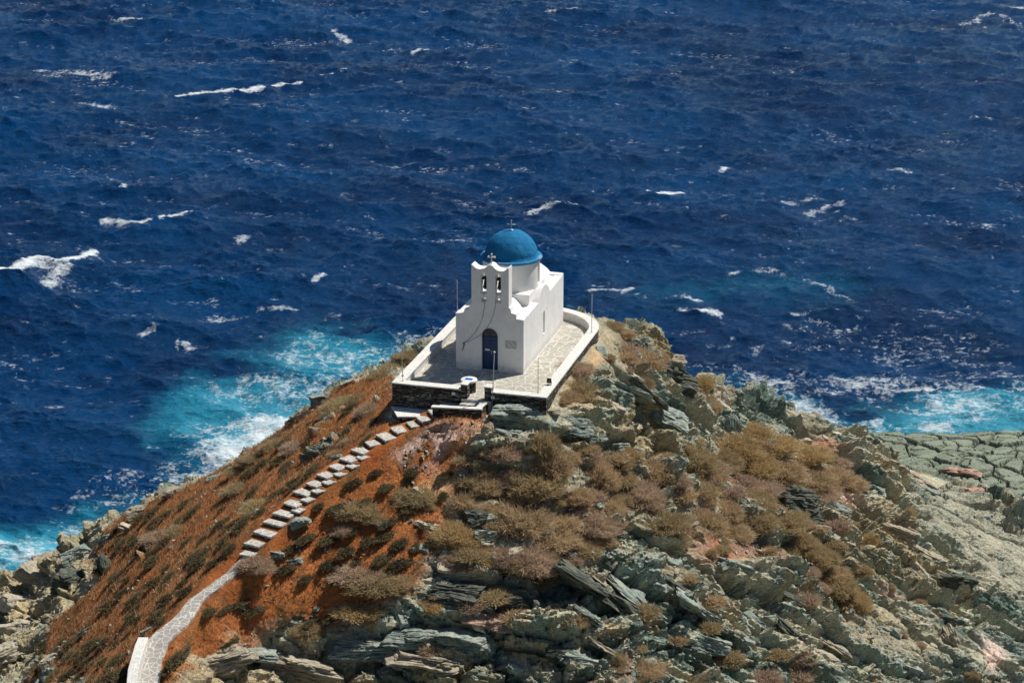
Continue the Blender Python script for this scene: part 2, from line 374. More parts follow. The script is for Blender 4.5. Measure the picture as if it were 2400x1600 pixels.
def zbase(x, y):
    x = np.asarray(x, float); y = np.asarray(y, float); sh = x.shape; x = x.ravel(); y = y.ravel()
    r = wgt[NP_] + wgt[NP_ + 1] * x + wgt[NP_ + 2] * y
    for i in range(NP_): r += wgt[i] * np.sqrt((x - pts[i, 0]) ** 2 + (y - pts[i, 1]) ** 2 + 0.6)
    return r.reshape(sh)
def ground_hits(pxs):
    """where the sight lines through these pixels first meet the base ground"""
    pxs = np.asarray(pxs, float).reshape(-1, 2)
    d = np.stack([ray(a, b) for a, b in pxs]); d /= d[:, 1:2]
    ys = np.linspace(84, 172, 353)
    Z = zbase(d[:, 0:1] * ys, np.ones((len(pxs), 1)) * ys); R = CAM[2] + d[:, 2:3] * ys
    below = R < Z; k = np.where(below.any(1), below.argmax(1), len(ys) - 1); k = np.maximum(k, 1)
    i = np.arange(len(pxs)); g0 = (R - Z)[i, k - 1]; g1 = (R - Z)[i, k]; t = np.clip(g0 / (g0 - g1 + 1e-9), 0, 1)
    y = ys[k - 1] + t * (ys[1] - ys[0]); P = np.stack([d[:, 0] * y, y], 1)
    return np.c_[P, zbase(P[:, 0], P[:, 1])]

def sdf_poly(x, y, P):
    """signed distance to polygon (positive inside)"""
    d = np.full(x.shape, 1e9, F32); ins = np.zeros(x.shape, bool); m = len(P)
    for i in range(m):
        ax, ay = P[i][:2]; bx, by = P[(i + 1) % m][:2]; ex, ey = bx - ax, by - ay
        t = np.clip(((x - ax) * ex + (y - ay) * ey) / (ex * ex + ey * ey + 1e-9), 0, 1)
        d = np.minimum(d, (x - ax - t * ex) ** 2 + (y - ay - t * ey) ** 2)
        c = ((ay > y) != (by > y)) & (x < ex * (y - ay) / (by - ay + 1e-12) + ax); ins ^= c
    d = np.sqrt(d); return np.where(ins, d, -d)
ZONES = dict(
 grass=[[(1112,950),(1135,1000),(1105,1080),(1075,1150),(1035,1220),(1045,1300),(985,1350),(905,1430),(760,1500),(700,1480),(560,1500),(430,1540),(400,1640),(250,1660),(60,1590),(120,1460),(225,1370),(222,1262),(292,1212),(400,1164),(520,1112),(610,1056),(700,990),(790,932),(850,900),(918,882),(920,990),(1040,968)]],
 red=[[(1590,1285),(1780,1268),(1860,1300),(1770,1322),(1640,1318)],[(1270,1290),(1330,1262),(1410,1262),(1400,1285),(1290,1325)],[(1860,1008),(1950,1035),(1935,1062),(1870,1062)],[(1450,788),(1490,800),(1480,812)],[(1330,1160),(1400,1180),(1410,1230),(1350,1210)],[(1690,1075),(1760,1120),(1740,1150),(1690,1110)],[(2050,1370),(2120,1400),(2080,1410)],[(1460,1520),(1490,1540),(1480,1600),(1455,1590)]],
 pink=[[(950,1065),(1000,1025),(1100,1000),(1060,1045),(1000,1078)],[(1140,985),(1210,990),(1250,1000),(1230,1012),(1170,1010)],[(1890,1100),(2000,1130),(1990,1175),(1900,1170)],[(2300,1480),(2360,1520),(2340,1580),(2290,1540)]],
 trail=[[(1100,1000),(1130,1005),(1075,1110),(1060,1150),(1010,1165),(1000,1140),(1060,1100)],[(1330,920),(1400,820),(1420,830),(1350,910)]],
 tan=[[(-80,1500),(0,1350),(120,1290),(240,1250),(215,1340),(170,1420),(60,1520),(-80,1600)],[(-80,1380),(40,1375),(120,1400),(140,1440),(110,1500),(60,1560),(-80,1640)],[(420,1560),(700,1500),(1100,1560),(1160,1620),(400,1640)],[(1420,980),(1560,1010),(1600,1060),(1500,1060)],[(1560,790),(1620,900),(1550,860),(1500,800)],[(1900,1180),(2100,1240),(2180,1350),(2000,1330)]],
 dirt=[[(1280,960),(1400,800),(1440,790),(1480,860),(1440,900),(1360,960)],[(1260,1040),(1500,1060),(1640,1120),(1560,1220),(1350,1260),(1240,1180)],[(1560,1040),(1800,1040),(1960,1160),(1850,1260),(1640,1220)],[(1240,1340),(1400,1320),(1330,1420),(1220,1440)],[(1400,1260),(1560,1270),(1600,1330),(1420,1310)],[(1180,1480),(1400,1490),(1440,1600),(1300,1640)],[(1950,1440),(2050,1450),(2120,1520),(2000,1520)]],
 shelf=[[(2030,1000),(2040,985),(2250,980),(2420,975),(2700,950),(2700,1180),(2400,1200),(2330,1190),(2230,1130),(2130,1110),(2070,1060)]],
 shrub=[[(1090,1040),(1180,1090),(1310,1040),(1440,1050),(1600,1130),(1720,1180),(1700,1260),(1500,1250),(1380,1260),(1200,1330),(1040,1300),(1060,1180)],[(1600,1060),(1730,1020),(1900,1060),(2020,1120),(1960,1170),(1760,1160)]],
 pale=[[(2150,1140),(2230,1125),(2330,1180),(2440,1250),(2560,1330),(2500,1440),(2420,1400),(2330,1370),(2230,1270),(2150,1200)]],
 quiet=[[(690,900),(1000,780),(1000,1000),(700,1030)]])
# place the zone corners on the ground
ZW = {}
CREST = [(292,1212),(400,1164),(520,1112),(610,1056),(700,990),(790,932),(850,900)]
for k, L in ZONES.items():
    ZW[k] = []
    for P in L:
        if k == 'shelf': W = np.array([hit(a, b, -23.0 if b < 1100 else -22) for a, b in P])
        else: W = ground_hits(P)
        if k == 'grass':
            for q_, (a, b) in enumerate(P):
                if (a, b) in CREST: W[q_, 0] -= 1.5; W[q_, 1] += 2.2
        ZW[k].append(W)
def zone(k, x, y, wob, soft=.5):
    m = np.zeros(x.shape, F32)
    for W in ZW[k]: m = np.maximum(m, sstep(-soft, soft, sdf_poly(x, y, W) + wob))
    return m

xs = np.concatenate([np.linspace(-75, -36, 60)[:-1], np.arange(-36, 50, .078), np.linspace(50, 78, 50)[1:]])
ys = np.concatenate([np.linspace(66, 88, 90)[:-1], np.arange(88, 134, .082), np.arange(134, 168, .16), np.linspace(168, 185, 30)[1:]])
X, Y = np.meshgrid(xs, ys); nx, ny = len(xs), len(ys)
xc = np.arange(-75.5, 79, .3); yc = np.arange(65.5, 186, .3); XC, YC = np.meshgrid(xc, yc); ZC = zbase(XC, YC)
def zfast(x, y):
    fx = (x - xc[0]) / .3; fy = (y - yc[0]) / .3; i = np.clip(fx.astype(int), 0, len(xc) - 2); j = np.clip(fy.astype(int), 0, len(yc) - 2)
    tx = np.clip(fx - i, 0, 1); ty = np.clip(fy - j, 0, 1)
    return (ZC[j, i] * (1 - tx) + ZC[j, i + 1] * tx) * (1 - ty) + (ZC[j + 1, i] * (1 - tx) + ZC[j + 1, i + 1] * tx) * ty
Z = zfast(X, Y)
dzx = np.gradient(Z, xs, axis=1); dzy = np.gradient(Z, ys, axis=0)
NL = np.sqrt(dzx ** 2 + dzy ** 2 + 1); NX, NY, NZ = -dzx / NL, -dzy / NL, 1 / NL
slope = np.sqrt(dzx ** 2 + dzy ** 2)
w1 = fbm(X, Y, Z, 2.5, 4, .6, 3.0); w2 = fbm(X, Y, Z, .9, 4, .6, 13.0); w3 = fbm(X, Y, Z, 7, 3, .5, 21.0)
wob = w1 * 1.1 + w2 * .5
G = zone('grass', X, Y, wob * 1.0); RD = zone('red', X, Y, wob * .7, .5); PK = zone('pink', X, Y, wob * .8, .7); TR = zone('trail', X, Y, wob * .5, .5)
TN = zone('tan', X, Y, wob * 2, 1.2); DT = zone('dirt', X, Y, wob * 1.4, .7); SH = zone('shelf', X, Y, wob * .15, .15); SB = zone('shrub', X, Y, wob, .8); QT = zone('quiet', X, Y, wob, .8); PL = zone('pale', X, Y, wob, .8)
G = G * (1 - .0 * TR)
SH = SH * (Z < -20.2)
uu, vv = to_uv(X, Y)
# how far from built things (kept calm there)
dter = np.maximum(np.maximum(-5.7 - uu, uu - 2.4), np.maximum(-4.2 - vv, vv - 10))
TERR_IN = sstep(.0, .35, -dter)
pathW = np.array([hit(p[0], p[1], p[2]) for p in STEPS + PATH])
dp = np.full(X.shape, 99.0, F32); zp = np.zeros(X.shape, F32)
for i in range(len(pathW) - 1):
    ax, ay = pathW[i][:2]; ex, ey = pathW[i + 1][:2] - pathW[i][:2]
    t = np.clip(((X - ax) * ex + (Y - ay) * ey) / (ex * ex + ey * ey), 0, 1); dd_ = np.hypot(X - ax - t * ex, Y - ay - t * ey)
    zp = np.where(dd_ < dp, pathW[i][2] + t * (pathW[i + 1][2] - pathW[i][2]), zp); dp = np.minimum(dp, dd_)
calm = np.clip(sstep(.6, 1.6, dp), 0, 1) * sstep(.1, 1.2, dter)
rock = np.clip(1 - np.maximum.reduce([G, RD, TR, DT * .72, SB * .6, SH, PK * .8, PL * .35]), 0, 1)
# outcrops poking through soil and grass
oc = fbm(X, Y, Z, 3.2, 4, .6, 40.0)
soilp = sstep(.02, .30, fbm(X, Y, Z, 2.8, 4, .6, 160.) - .25 * sstep(.7, 1.2, slope)) * (1 - G) * (1 - SH)
rock = rock * (1 - .62 * soilp)
pokes = (1 - PK) * sstep(.30, .42, oc + .25 * sstep(.5, 1.0, slope) - .18 * G - .5 * RD)
rock = np.maximum(rock, pokes * (1 - SH) * (1 - .6 * QT) * (1 - .8 * PL))
rock = rock * np.where((X > 24) & (Y > 143), .2, 1)
steep = sstep(.55, 1.1, slope)
R = rock * calm
alpha_mix = sstep(2, 9, X + 2 * w3)          # layers lie nearly level on the left and dip to the right on the right
def strata(al, tilt):
    ca, sa = math.cos(al), math.sin(al)
    warp = w3 * .5 + w1 * .14
    Yc = Y - 108; Xc = X - 5; Zc = Z + 6
    q = Zc * ca + Xc * sa + Yc * tilt + warp; a = Xc * ca - Zc * sa; b = Yc
    out = 0
    for t, amp, L, sd in ((1.3, .46, 4.5, 1.), (.50, .25, 3.0, 5.), (.20, .13, 1.8, 9.), (.08, .045, 1.2, 15.)):
        qq = q / t + fbm(a, b, q, L * .8, 2, .5, sd + 3) * 1.2
        i = np.floor(qq); f = (qq - i)
        h = vn(a / L + sd * 7, b / L, i * 7.31 + sd)
        h2 = vn(a / L + sd * 7, b / L, (i + 1) * 7.31 + sd)
        k = sstep(.82, 1.0, f); out = out + amp * (h * (1 - k) + h2 * k - .25 * sstep(.7, 1, f))
    return out, q, a, b
sA, qA, aA, bA = strata(D2R(9), .22)
sB, qB, aB, bB = strata(D2R(28), .55)
st = sA * (1 - alpha_mix) + sB * alpha_mix * .95
q = qA * (1 - alpha_mix) + qB * alpha_mix
aa = aA * (1 - alpha_mix) + aB * alpha_mix
f1, fe, rid = worley(aa / 2.8 + w2 * .15, Y / 2.2, q / 1.3 + w2 * .2)
f1b, feb, ridb = worley(aa / .8 + w2 * .2, Y / .7 + 9, q / .34)
blocks = (rid - .5) * 1.35 - .55 * (1 - sstep(0, .13, fe)) + (ridb - .5) * .34 - .12 * (1 - sstep(0, .12, feb))
rugged = np.clip(.75 + .8 * sstep(-.25, .35, fbm(X, Y, Z, 6, 3, .5, 60.0)) + .5 * steep, 0, 1.5)
disp = R * (st * 1.05 * rugged + blocks * .8 * rugged + w1 * .25)
soft = (1 - rock) * (1 - SH) * calm
disp += soft * (w1 * .16 + w2 * .10 + fbm(X, Y, Z, .35, 3, .6, 33.) * .05)
# smooth, cracked shelf by the water
cx, cy = X * .9 + Y * .25, Y * .85 - X * .2
f1s, fes, rids = worley(cx / 1.7 + w1 * .22, cy / 2.6 + w1 * .25, np.full(X.shape, 3.3))
f1t, fet, ridt = worley(cx / 2.4 + w1 * .2 + 5, cy / .95 + w1 * .2, np.full(X.shape, 8.1))
crack = np.maximum(1 - sstep(.015, .07, fes), .5 * (1 - sstep(.015, .06, fet)))
shelf_d = (rids - .5) * .30 + (ridt - .5) * .08 - crack * .30 + .17 * (1 - f1s ** 2) + fbm(X, Y, Z, 7, 3, .5, 150.) * .5
disp += SH * shelf_d
disp = disp * (1 - .6 * sstep(3.5, 0, np.abs(sdf_poly(X, Y, ZW['grass'][0]))) * (X < -2) * (G < .9))
hor = np.clip(steep, 0, 1)
PX = X + NX * disp + R * hor * fbm(Y, Z, X, 1.2, 3, .6, 80.) * .15
PY = Y + NY * disp
PZ = Z + NZ * disp
under = TERR_IN > 0
bl = sstep(1.0, .62, dp)
PZ = np.where(dp < 1.0, PZ * (1 - bl) + (zp - .06) * bl, PZ)
PZ = np.where(under, np.minimum(PZ, -.30 * TERR_IN + PZ * 0 + (1 - TERR_IN) * .2), PZ)
SHF = None

# albedo per ground point
def C3(r, g, b): return np.array(srgb(r, g, b), F32)
def lay(col, m, c): return col * (1 - m[..., None]) + c * m[..., None]
sx0 = X * .8 + Y * .6; sy0 = (Y * .8 - X * .6) / 3
hn = np.clip(.5 + fbm(aa, Y, q * 6, 2.2, 5, .65, 90.) * .9, 0, 1)
hn2 = np.clip(.5 + fbm(X, Y, Z, 1.3, 5, .65, 95.) * 1.0, 0, 1)
col = C3(116, 137, 128)[None, None, :] * (1 - hn[..., None]) + C3(168, 180, 162) * hn[..., None]
lid = np.clip(.5 + vn(aa / 3, Y / 3, np.floor(q / .42 + w1) * 5.1), 0, 1)
col = lay(col, sstep(.45, .8, lid) * .7, C3(206, 196, 166)); col = lay(col, sstep(.5, .25, lid) * .0 + (1 - sstep(.15, .4, lid)) * .6, C3(74, 92, 80))
col = lay(col, sstep(.56, .8, hn2) * .6, C3(186, 160, 122)); col = lay(col, sstep(.1, .5, fbm(X, Y, Z, 5, 3, .5, 130.)) * .12, C3(178, 160, 128))
# weathered tan zones, uneven in tone, with grey-green patches
col = lay(col, TN * .8, C3(186, 166, 128) * (.75 + .4 * hn[..., None]))
col = lay(col, TN * sstep(.55, .8, hn2) * .5, C3(130, 140, 118))
plc = C3(146, 152, 136) * (1 - hn[..., None]) + C3(178, 170, 148) * hn[..., None]
col = lay(col, PL * .9, plc); col = lay(col, PL * sstep(.1, .45, fbm(sx0, sy0, Z, 3.0, 4, .6, 140.)) * .6, C3(196, 184, 154))
soil = np.clip(np.maximum(np.maximum(DT, SB) * (1 - R * .5), soilp * .75 * (1 - TN) * (1 - PL)), 0, 1) * (1 - .9 * pokes)
dirtc = C3(146, 142, 120) * (1 - hn2[..., None]) + C3(166, 152, 124) * hn2[..., None]
col = lay(col, soil * .9, dirtc)
gr = C3(160, 92, 50) * (1 - hn2[..., None]) + C3(194, 122, 68) * hn2[..., None]
gr = lay(gr, sstep(.1, .6, fbm(X, Y, Z, 4, 4, .6, 101.)) * .65, C3(152, 76, 42)); sx_ = X * .87 - Y * .5; sy_ = X * .5 + Y * .87
streak = fbm(sx_ / .55, sy_ / 1.9, Z * 0, 1.0, 4, .6, 105.)
gr = lay(gr, sstep(.0, .4, streak) * .75, C3(96, 78, 52)); gr = lay(gr, sstep(.1, .5, fbm(X, Y, Z, 5, 3, .6, 111.)) * .5, C3(120, 92, 58)); gr = lay(gr, sstep(.15, .45, fbm(X, Y, Z, 3.0, 4, .65, 119.)) * .55, C3(182, 132, 78)); gr = gr * .9
gm = G * (1 - pokes * .9)
col = lay(col, gm, gr)
col = lay(col, RD * .65 * (1 - pokes * .5), C3(158, 74, 42) * (.65 + .4 * hn2[..., None]))
col = lay(col, TR * .95, C3(214, 176, 132) * (.8 + .3 * hn2[..., None]))
col = lay(col, PK * sstep(.25, .5, hn2) * .85, C3(228, 196, 180))
shc = C3(136, 144, 126) * (.85 + .3 * ridt[..., None]) * (1 - .55 * crack[..., None])
col = lay(col, SH, shc)
wet = sstep(-23.6, -24.6, PZ) * (1 - .3 * SH)
col = col * (1 - .6 * wet[..., None])
col = np.clip(col * (1 + .13 * np.clip(rock, 0, 1) * (1 - G))[..., None], 0.004, .9)
idx = np.arange(nx * ny).reshape(ny, nx)
quads = np.stack([idx[:-1, :-1], idx[:-1, 1:], idx[1:, 1:], idx[1:, :-1]], -1).reshape(-1, 4)
TV = np.stack([PX, PY, PZ], -1).reshape(-1, 3)
ca4 = np.concatenate([col, np.ones(col.shape[:2] + (1,))], -1).reshape(-1, 4)
terr = new_mesh("headland_terrain", TV, quads, M_ground, smooth=False, attrs=dict(albedo=('FLOAT_COLOR', ca4), rock=('FLOAT', np.clip(rock, 0, 1))))
tag(terr, "rocky headland of green schist and orange dry grass", kind='structure')

def grid_at(Fld, x, y):
    x = np.asarray(x); y = np.asarray(y)
    i = np.clip(np.searchsorted(xs, x) - 1, 0, nx - 2); j = np.clip(np.searchsorted(ys, y) - 1, 0, ny - 2)
    tx = np.clip((x - xs[i]) / (xs[i + 1] - xs[i]), 0, 1); ty = np.clip((y - ys[j]) / (ys[j + 1] - ys[j]), 0, 1)
    return (Fld[j, i] * (1 - tx) + Fld[j, i + 1] * tx) * (1 - ty) + (Fld[j + 1, i] * (1 - tx) + Fld[j + 1, i + 1] * tx) * ty

# ------------------------------------------------------------------ chapel (local frame: u right, v back)
ch = empty("chapel", "small white chapel with a blue dome and a twin-arched bell gable, on the headland terrace", "chapel", tuple(ORG), ROT)
W, L, H = 3.55, 7.75, 2.88
fo = [(0, 0), (0, 2.86), (-.38, 2.90), (-.39, 3.13), (-.64, 3.18), (-.69, 3.40), (-.77, 3.46), (-.77, 5.5), (-.83, 5.50), (-.93, 5.40), (-1.02, 5.34), (-1.18, 5.32), (-1.36, 5.35),
      (-1.50, 5.45), (-1.60, 5.56), (-1.74, 5.61), (-1.87, 5.55), (-1.96, 5.44), (-2.08, 5.36), (-2.25, 5.34), (-2.42, 5.36), (-2.55, 5.44), (-2.66, 5.54), (-2.72, 5.54), (-2.72, 3.52), (-2.82, 3.45), (-2.86, 3.22),
      (-3.08, 3.18), (-3.14, 2.97), (-3.55, 2.93), (-3.55, 0)]
extruded("facade_wall", [fo, arch(-2.07, .28, 4.10, 5.03), arch(-1.325, .28, 4.10, 5.03), arch(-2.07, .27, 3.66, 3.75, 8), arch(-1.325, .27, 3.66, 3.75, 8),
                           arch(-1.76, .86, .06, 1.86, 14)], .62, M_white, ch, 'uz', 0, .03)
def humpv(v, c, hw, pk):
    t = np.clip(np.abs(v - c) / hw, 0, 1); return pk * np.cos(t * math.pi / 2) ** .8
sv = [(.62, -.0)] + [(L - .02, 0), (L - .02, H)]
hv = np.linspace(5.18, 2.86, 22)
side = sv + [(float(v), H - .06 * (v > 5.1) + float(humpv(v, 4.02, 1.16, .60))) for v in hv] + [(.62, H)]
extruded("side_wall", [side, arch(4.0, .34, .85, 1.92, 10)], .42, M_white, ch, 'vz', -.42, .025)
extruded("side_wall", [side], .42, M_white, ch, 'vz', -W, .025)
hu = np.linspace(-.75, -2.80, 18)
back = [(-W + .02, 0), (-.02, 0), (-.02, H + .03)] + [(float(u), H + .03 + float(humpv(u, -1.775, 1.03, .55))) for u in hu] + [(-W + .02, H + .03)]
extruded("rear_wall", [back], .40, M_white, ch, 'uz', L - .05, .025)
# roof sheet with the crossing vaults
ru = np.linspace(-W + .40, -.40, 64); rv = np.linspace(.58, L - .04, 130); RU, RV = np.meshgrid(ru, rv)
nave = humpv(RU, -1.775, 1.12, .60); cross = humpv(RV, 4.02, 1.16, .58)
RZ = H - .05 + np.maximum(nave, cross) + .01 * fbm(RU, RV, RU * 0, .4, 3)
ii = np.arange(RU.size).reshape(RU.shape); rq = np.stack([ii[:-1, :-1], ii[:-1, 1:], ii[1:, 1:], ii[1:, :-1]], -1).reshape(-1, 4)
roof = new_mesh("roof", np.stack([RU, RV, RZ], -1).reshape(-1, 3), rq, M_white, ch, True)
MB().box(-3.2, -.36, 2.32, 5.5, H - .2, 3.42).build("dome_podium", M_white, ch, bevel=.035)
DC = (-1.735, 3.93, 0)
# drum with four recessed windows
def drum():
    n, m = 96, 30; R0 = 1.47; V = []; zz = np.linspace(3.3, 4.93, m)
    for z in zz:
        for k in range(n):
            w = 2 * math.pi * k / n; dw = min(abs((w - c + math.pi) % (2 * math.pi) - math.pi) for c in (0, math.pi / 2, math.pi, 3 * math.pi / 2 + 9))
            rec = .22 if (dw < .125 and 3.62 < z < 4.60) else 0
            r = R0 - rec; V.append((DC[0] + r * math.cos(w), DC[1] + r * math.sin(w), z))
    Fs = [[i * n + k, i * n + (k + 1) % n, (i + 1) * n + (k + 1) % n, (i + 1) * n + k] for i in range(m - 1) for k in range(n)]
    return new_mesh("drum", V, np.array(Fs), M_white, ch, False)
dr = drum()
for sgn, w in ((1, 0), (-1, math.pi)):
    x = DC[0] + 1.262 * math.cos(w); y = DC[1]
    MB().box(x - .012, x + .012, y - .14, y + .14, 3.66, 4.56).build("window_pane", M_glass, dr)
rim = MB().lathe([(1.40, 4.84), (1.56, 4.85), (1.60, 4.89), (1.60, 4.955), (1.57, 4.985), (1.30, 5.02)], DC, 96).build("dome_rim", M_rim, ch, True)
def dome():
    n, m = 128, 48; V = []
    for i in range(m):
        ph = (math.pi / 2) * i / (m - 1)
        for k in range(n):
            w = 2 * math.pi * k / n; V.append((math.cos(ph) * math.cos(w), math.cos(ph) * math.sin(w), math.sin(ph)))
    V = np.array(V); nn = fbm(V[:, 0], V[:, 1], V[:, 2], .16, 3, .6, 5.) * .022 + fbm(V[:, 0], V[:, 1], V[:, 2], .5, 2, .5, 8.) * .012
    fl = np.clip(1 - V[:, 2] / .16, 0, 1) ** 2 * .10
    r = (1.36 + nn + fl)[:, None]; P = V * r; P[:, 2] = V[:, 2] * (1.345 + nn) + 4.97; P[:, 0] += DC[0]; P[:, 1] += DC[1]
    Fs = [[i * n + k, i * n + (k + 1) % n, (i + 1) * n + (k + 1) % n, (i + 1) * n + k] for i in range(m - 1) for k in range(n)]
    return new_mesh("dome", P, np.array(Fs), M_dome, ch, True)
dm = dome()
cr = MB().tube([(DC[0], DC[1], 6.26), (DC[0], DC[1], 6.82)], .022, 8).tube([(DC[0] - .19, DC[1] + .0, 6.60), (DC[0] + .19, DC[1], 6.60)], .02, 8)
for p in ((DC[0] - .19, DC[1], 6.60), (DC[0] + .19, DC[1], 6.60), (DC[0], DC[1], 6.82)): cr.lathe([(.0, -.04), (.035, -.02), (.035, .02), (.0, .04)], p, 8)
cr.lathe([(.11, 0), (.10, .05), (.03, .07)], (DC[0], DC[1], 6.28), 12)
cr.build("dome_cross", M_silver, ch, True)
gc = MB(); gx, gy = -1.745, .30
gc.tube([(gx, gy, 5.55), (gx, gy, 6.0)], .035, 8).tube([(gx - .14, gy, 5.93), (gx + .14, gy, 5.93)], .032, 8)
for p in ((gx - .16, gy, 5.93), (gx + .16, gy, 5.93), (gx, gy, 6.06), (gx, gy, 5.93)): gc.lathe([(0, -.065), (.045, -.045), (.065, 0), (.045, .045), (0, .065)], p, 10)
gc.build("gable_cross", M_silver, ch, True)
for bx in (-2.06, -1.315):
    b = MB().lathe([(.0, .40), (.05, .39), (.075, .33), (.085, .18), (.11, .07), (.14, 0), (.125, 0), (.0, .03)], (bx + .02, .22, 4.34), 20).build("bell", M_iron, ch, True)
    hs = MB().box(bx - .15, bx + .15, .17, .27, 4.76, 4.84); hs.box(bx - .11, bx + .12, .18, .26, 4.84, 4.93); hs.tube([(bx - .14, .22, 4.72), (bx - .14, .20, 4.62), (bx - .12, .16, 4.58)], .025, 6); hs.build("headstock", M_iron, b)
    MB().tube([(bx + .02, .22, 4.38), (bx + .02, .21, 4.28)], .02, 6).build("clapper", M_iron, b)
# ropes: from each bell over the sill down the facade to a hook
def rp(P): return [(u, -.035, z) for u, z in P]
kn = (-3.12, 1.39)
def frp(x, y):   # point on the facade from photograph crop
    return None
ropeA = [(-2.04, 4.10), (-2.03, 3.70), (-2.03, 3.35), (-2.12, 2.85), (-2.30, 2.35), (-2.58, 1.90), (-2.86, 1.60), kn]
ropeB = [(-1.40, 4.10), (-1.44, 3.60), (-1.52, 3.15), (-1.70, 2.65), (-1.98, 2.15), (-2.35, 1.80), (-2.75, 1.56), kn]
MB().tube(rp(ropeA), .009, 6).build("bell_rope", M_rope, ch); MB().tube(rp(ropeB), .009, 6).build("bell_rope", M_rope, ch)
MB().tube(rp([(kn[0] + .03, kn[1] + .02), kn, (kn[0] + .01, 1.25), (-3.16, 1.1), (-3.22, .95)]), [.02, .045, .025, .02, .014], 6).build("rope_tail", M_rope, ch)
# door
dr_ = MB().box(-2.16, -1.365, .16, .20, .06, 1.74).build("door", M_door, ch, bevel=.004)
for x0, x1 in ((-2.10, -1.80), (-1.73, -1.42)):
    for z0, z1 in ((.18, .75), (.85, 1.62)):
        f = MB(); t = .03
        f.box(x0, x1, .143, .162, z0, z0 + t).box(x0, x1, .143, .162, z1 - t, z1).box(x0, x0 + t, .143, .162, z0 + t, z1 - t).box(x1 - t, x1, .143, .162, z0 + t, z1 - t)
        f.build("panel_moulding", M_door, dr_)
MB().box(-1.775, -1.755, .148, .162, .08, 1.72).build("meeting_strip", M_door, dr_)
fan = extruded("door_frame", [arch(-1.76, .855, .065, 1.858, 14), [(-1.76 + (a + 1.76) * .89, z if z > 1 else .05) for a, z in arch(-1.76, .855, .0, 1.84, 14)]], .09, M_door, ch, 'uz', .12, .004)
fl = MB().add([(-1.76 + .40 * math.cos(math.pi * k / 16), .185, 1.78 + .40 * math.sin(math.pi * k / 16)) for k in range(17)], [list(range(17))[::-1]]).build("fanlight", M_glass, ch)
fb = MB().box(-2.17, -1.35, .13, .18, 1.735, 1.785)
for a in (45, 90, 135): fb.tube([(-1.76, .165, 1.80), (-1.76 + .38 * math.cos(D2R(a)), .165, 1.80 + .38 * math.sin(D2R(a)))], .013, 5)
fb.build("glazing_bars", M_door, fl)
MB().tube([(-1.70, .14, .98), (-1.70, .10, .98), (-1.70, .10, .90), (-1.70, .14, .88)], .016, 6).tube([(-1.70, .14, 1.05), (-1.70, .12, 1.05)], .03, 8).build("door_handle", M_silver, dr_)
MB().box(-2.06, -1.80, .136, .143, 1.05, 1.13).build("door_sign", M_enamel, dr_)
MB().box(-2.24, -1.28, -.04, .62, .0, .058).build("door_sill", M_step, ch)
extruded("door_surround", [arch(-1.76, .93, .06, 1.86, 16), arch(-1.76, .865, .05, 1.86, 16)], .03, M_white, ch, 'uz', -.028, .004)
MB().box(-.96, -.36, -.022, .002, 1.31, 1.71).build("plaque", M_marble, ch, bevel=.004)
wn = MB().box(-.30, -.28, 3.84, 4.16, .86, 2.07).build("window_pane", M_glass, ch)
MB().box(-.28, -.265, 3.99, 4.01, .86, 2.05).box(-.28, -.265, 3.84, 4.16, 1.40, 1.42).build("window_bars", M_door, wn)
MB().box(-.28, .02, 3.82, 4.18, .82, .86).build("window_sill", M_white, ch)
MB().box(-3.58, .03, -.03, 7.78, -.05, .035).build("plinth", M_white, ch)

# ------------------------------------------------------------------ terrace
te = empty("terrace", "paved terrace round the chapel with a white parapet on dark dry-stone retaining walls", "terrace", tuple(ORG), ROT)
uc, ua = -1.66, 3.93
def outline(off, n=30, v0=-4.1):
    P = [(uc - ua + off, v0 + off), (uc + ua - off, v0 + off)]
    P += [(uc + (ua - off) * math.cos(math.pi * k / n), 6.3 + (3.45 - off) * math.sin(math.pi * k / n)) for k in range(n + 1)]
    return P
MB().prism(outline(.30), -.25, 0).build("paving", M_pave, te)
def ring(name, o0, o1, z0, z1, m, u_cut=None, bev=0.0, zfun=None):
    A_, B_ = outline(o0), outline(o1); n = len(A_); g = MB()
    # open at the gate: the front run (edge 0) is built as two pieces
    gL, gR = -2.0, -.5
    def seg(a, b, c, d):
        g.add([(a[0], a[1], z0), (b[0], b[1], z0), (c[0], c[1], z0), (d[0], d[1], z0), (a[0], a[1], z1), (b[0], b[1], z1), (c[0], c[1], z1), (d[0], d[1], z1)],
              [[0, 3, 2, 1], [4, 5, 6, 7], [0, 1, 5, 4], [2, 3, 7, 6]])
    seg(A_[0], (gL, A_[0][1]), (gL, B_[0][1]), B_[0]); seg((gR, A_[0][1]), A_[1], B_[1], (gR, B_[0][1]))
    for i in range(1, n): j = (i + 1) % n; seg(A_[i], A_[j], B_[j], B_[i])
    o = g.build(name, m, te); 
    return o
ring("parapet", .03, .46, .0 - .3, .40, M_white)
ring("coping", -.02, .50, .40, .46, M_coping)
ring("retaining_wall", .0, .2, -3.6, .395, M_dry)
MB().box(-2.02, -.5, -4.10, -3.55, -.9, -.006).build("gate_threshold", M_pave, te)
MB().box(-2.02, -.5, -4.16, -4.105, -.9, -.01).build("gate_riser", M_white, te)
for a, b_, zt in ((-2.04, -1.72, .74), (-.84, -.50, .72)):
    p = MB().box(a, b_, -4.14, -3.70, -.9, zt - .06).build("gate_post", M_dry, te)
    MB().box(a - .02, b_ + .02, -4.16, -3.68, zt - .06, zt).build("post_cap", M_coping, p, bevel=.01)
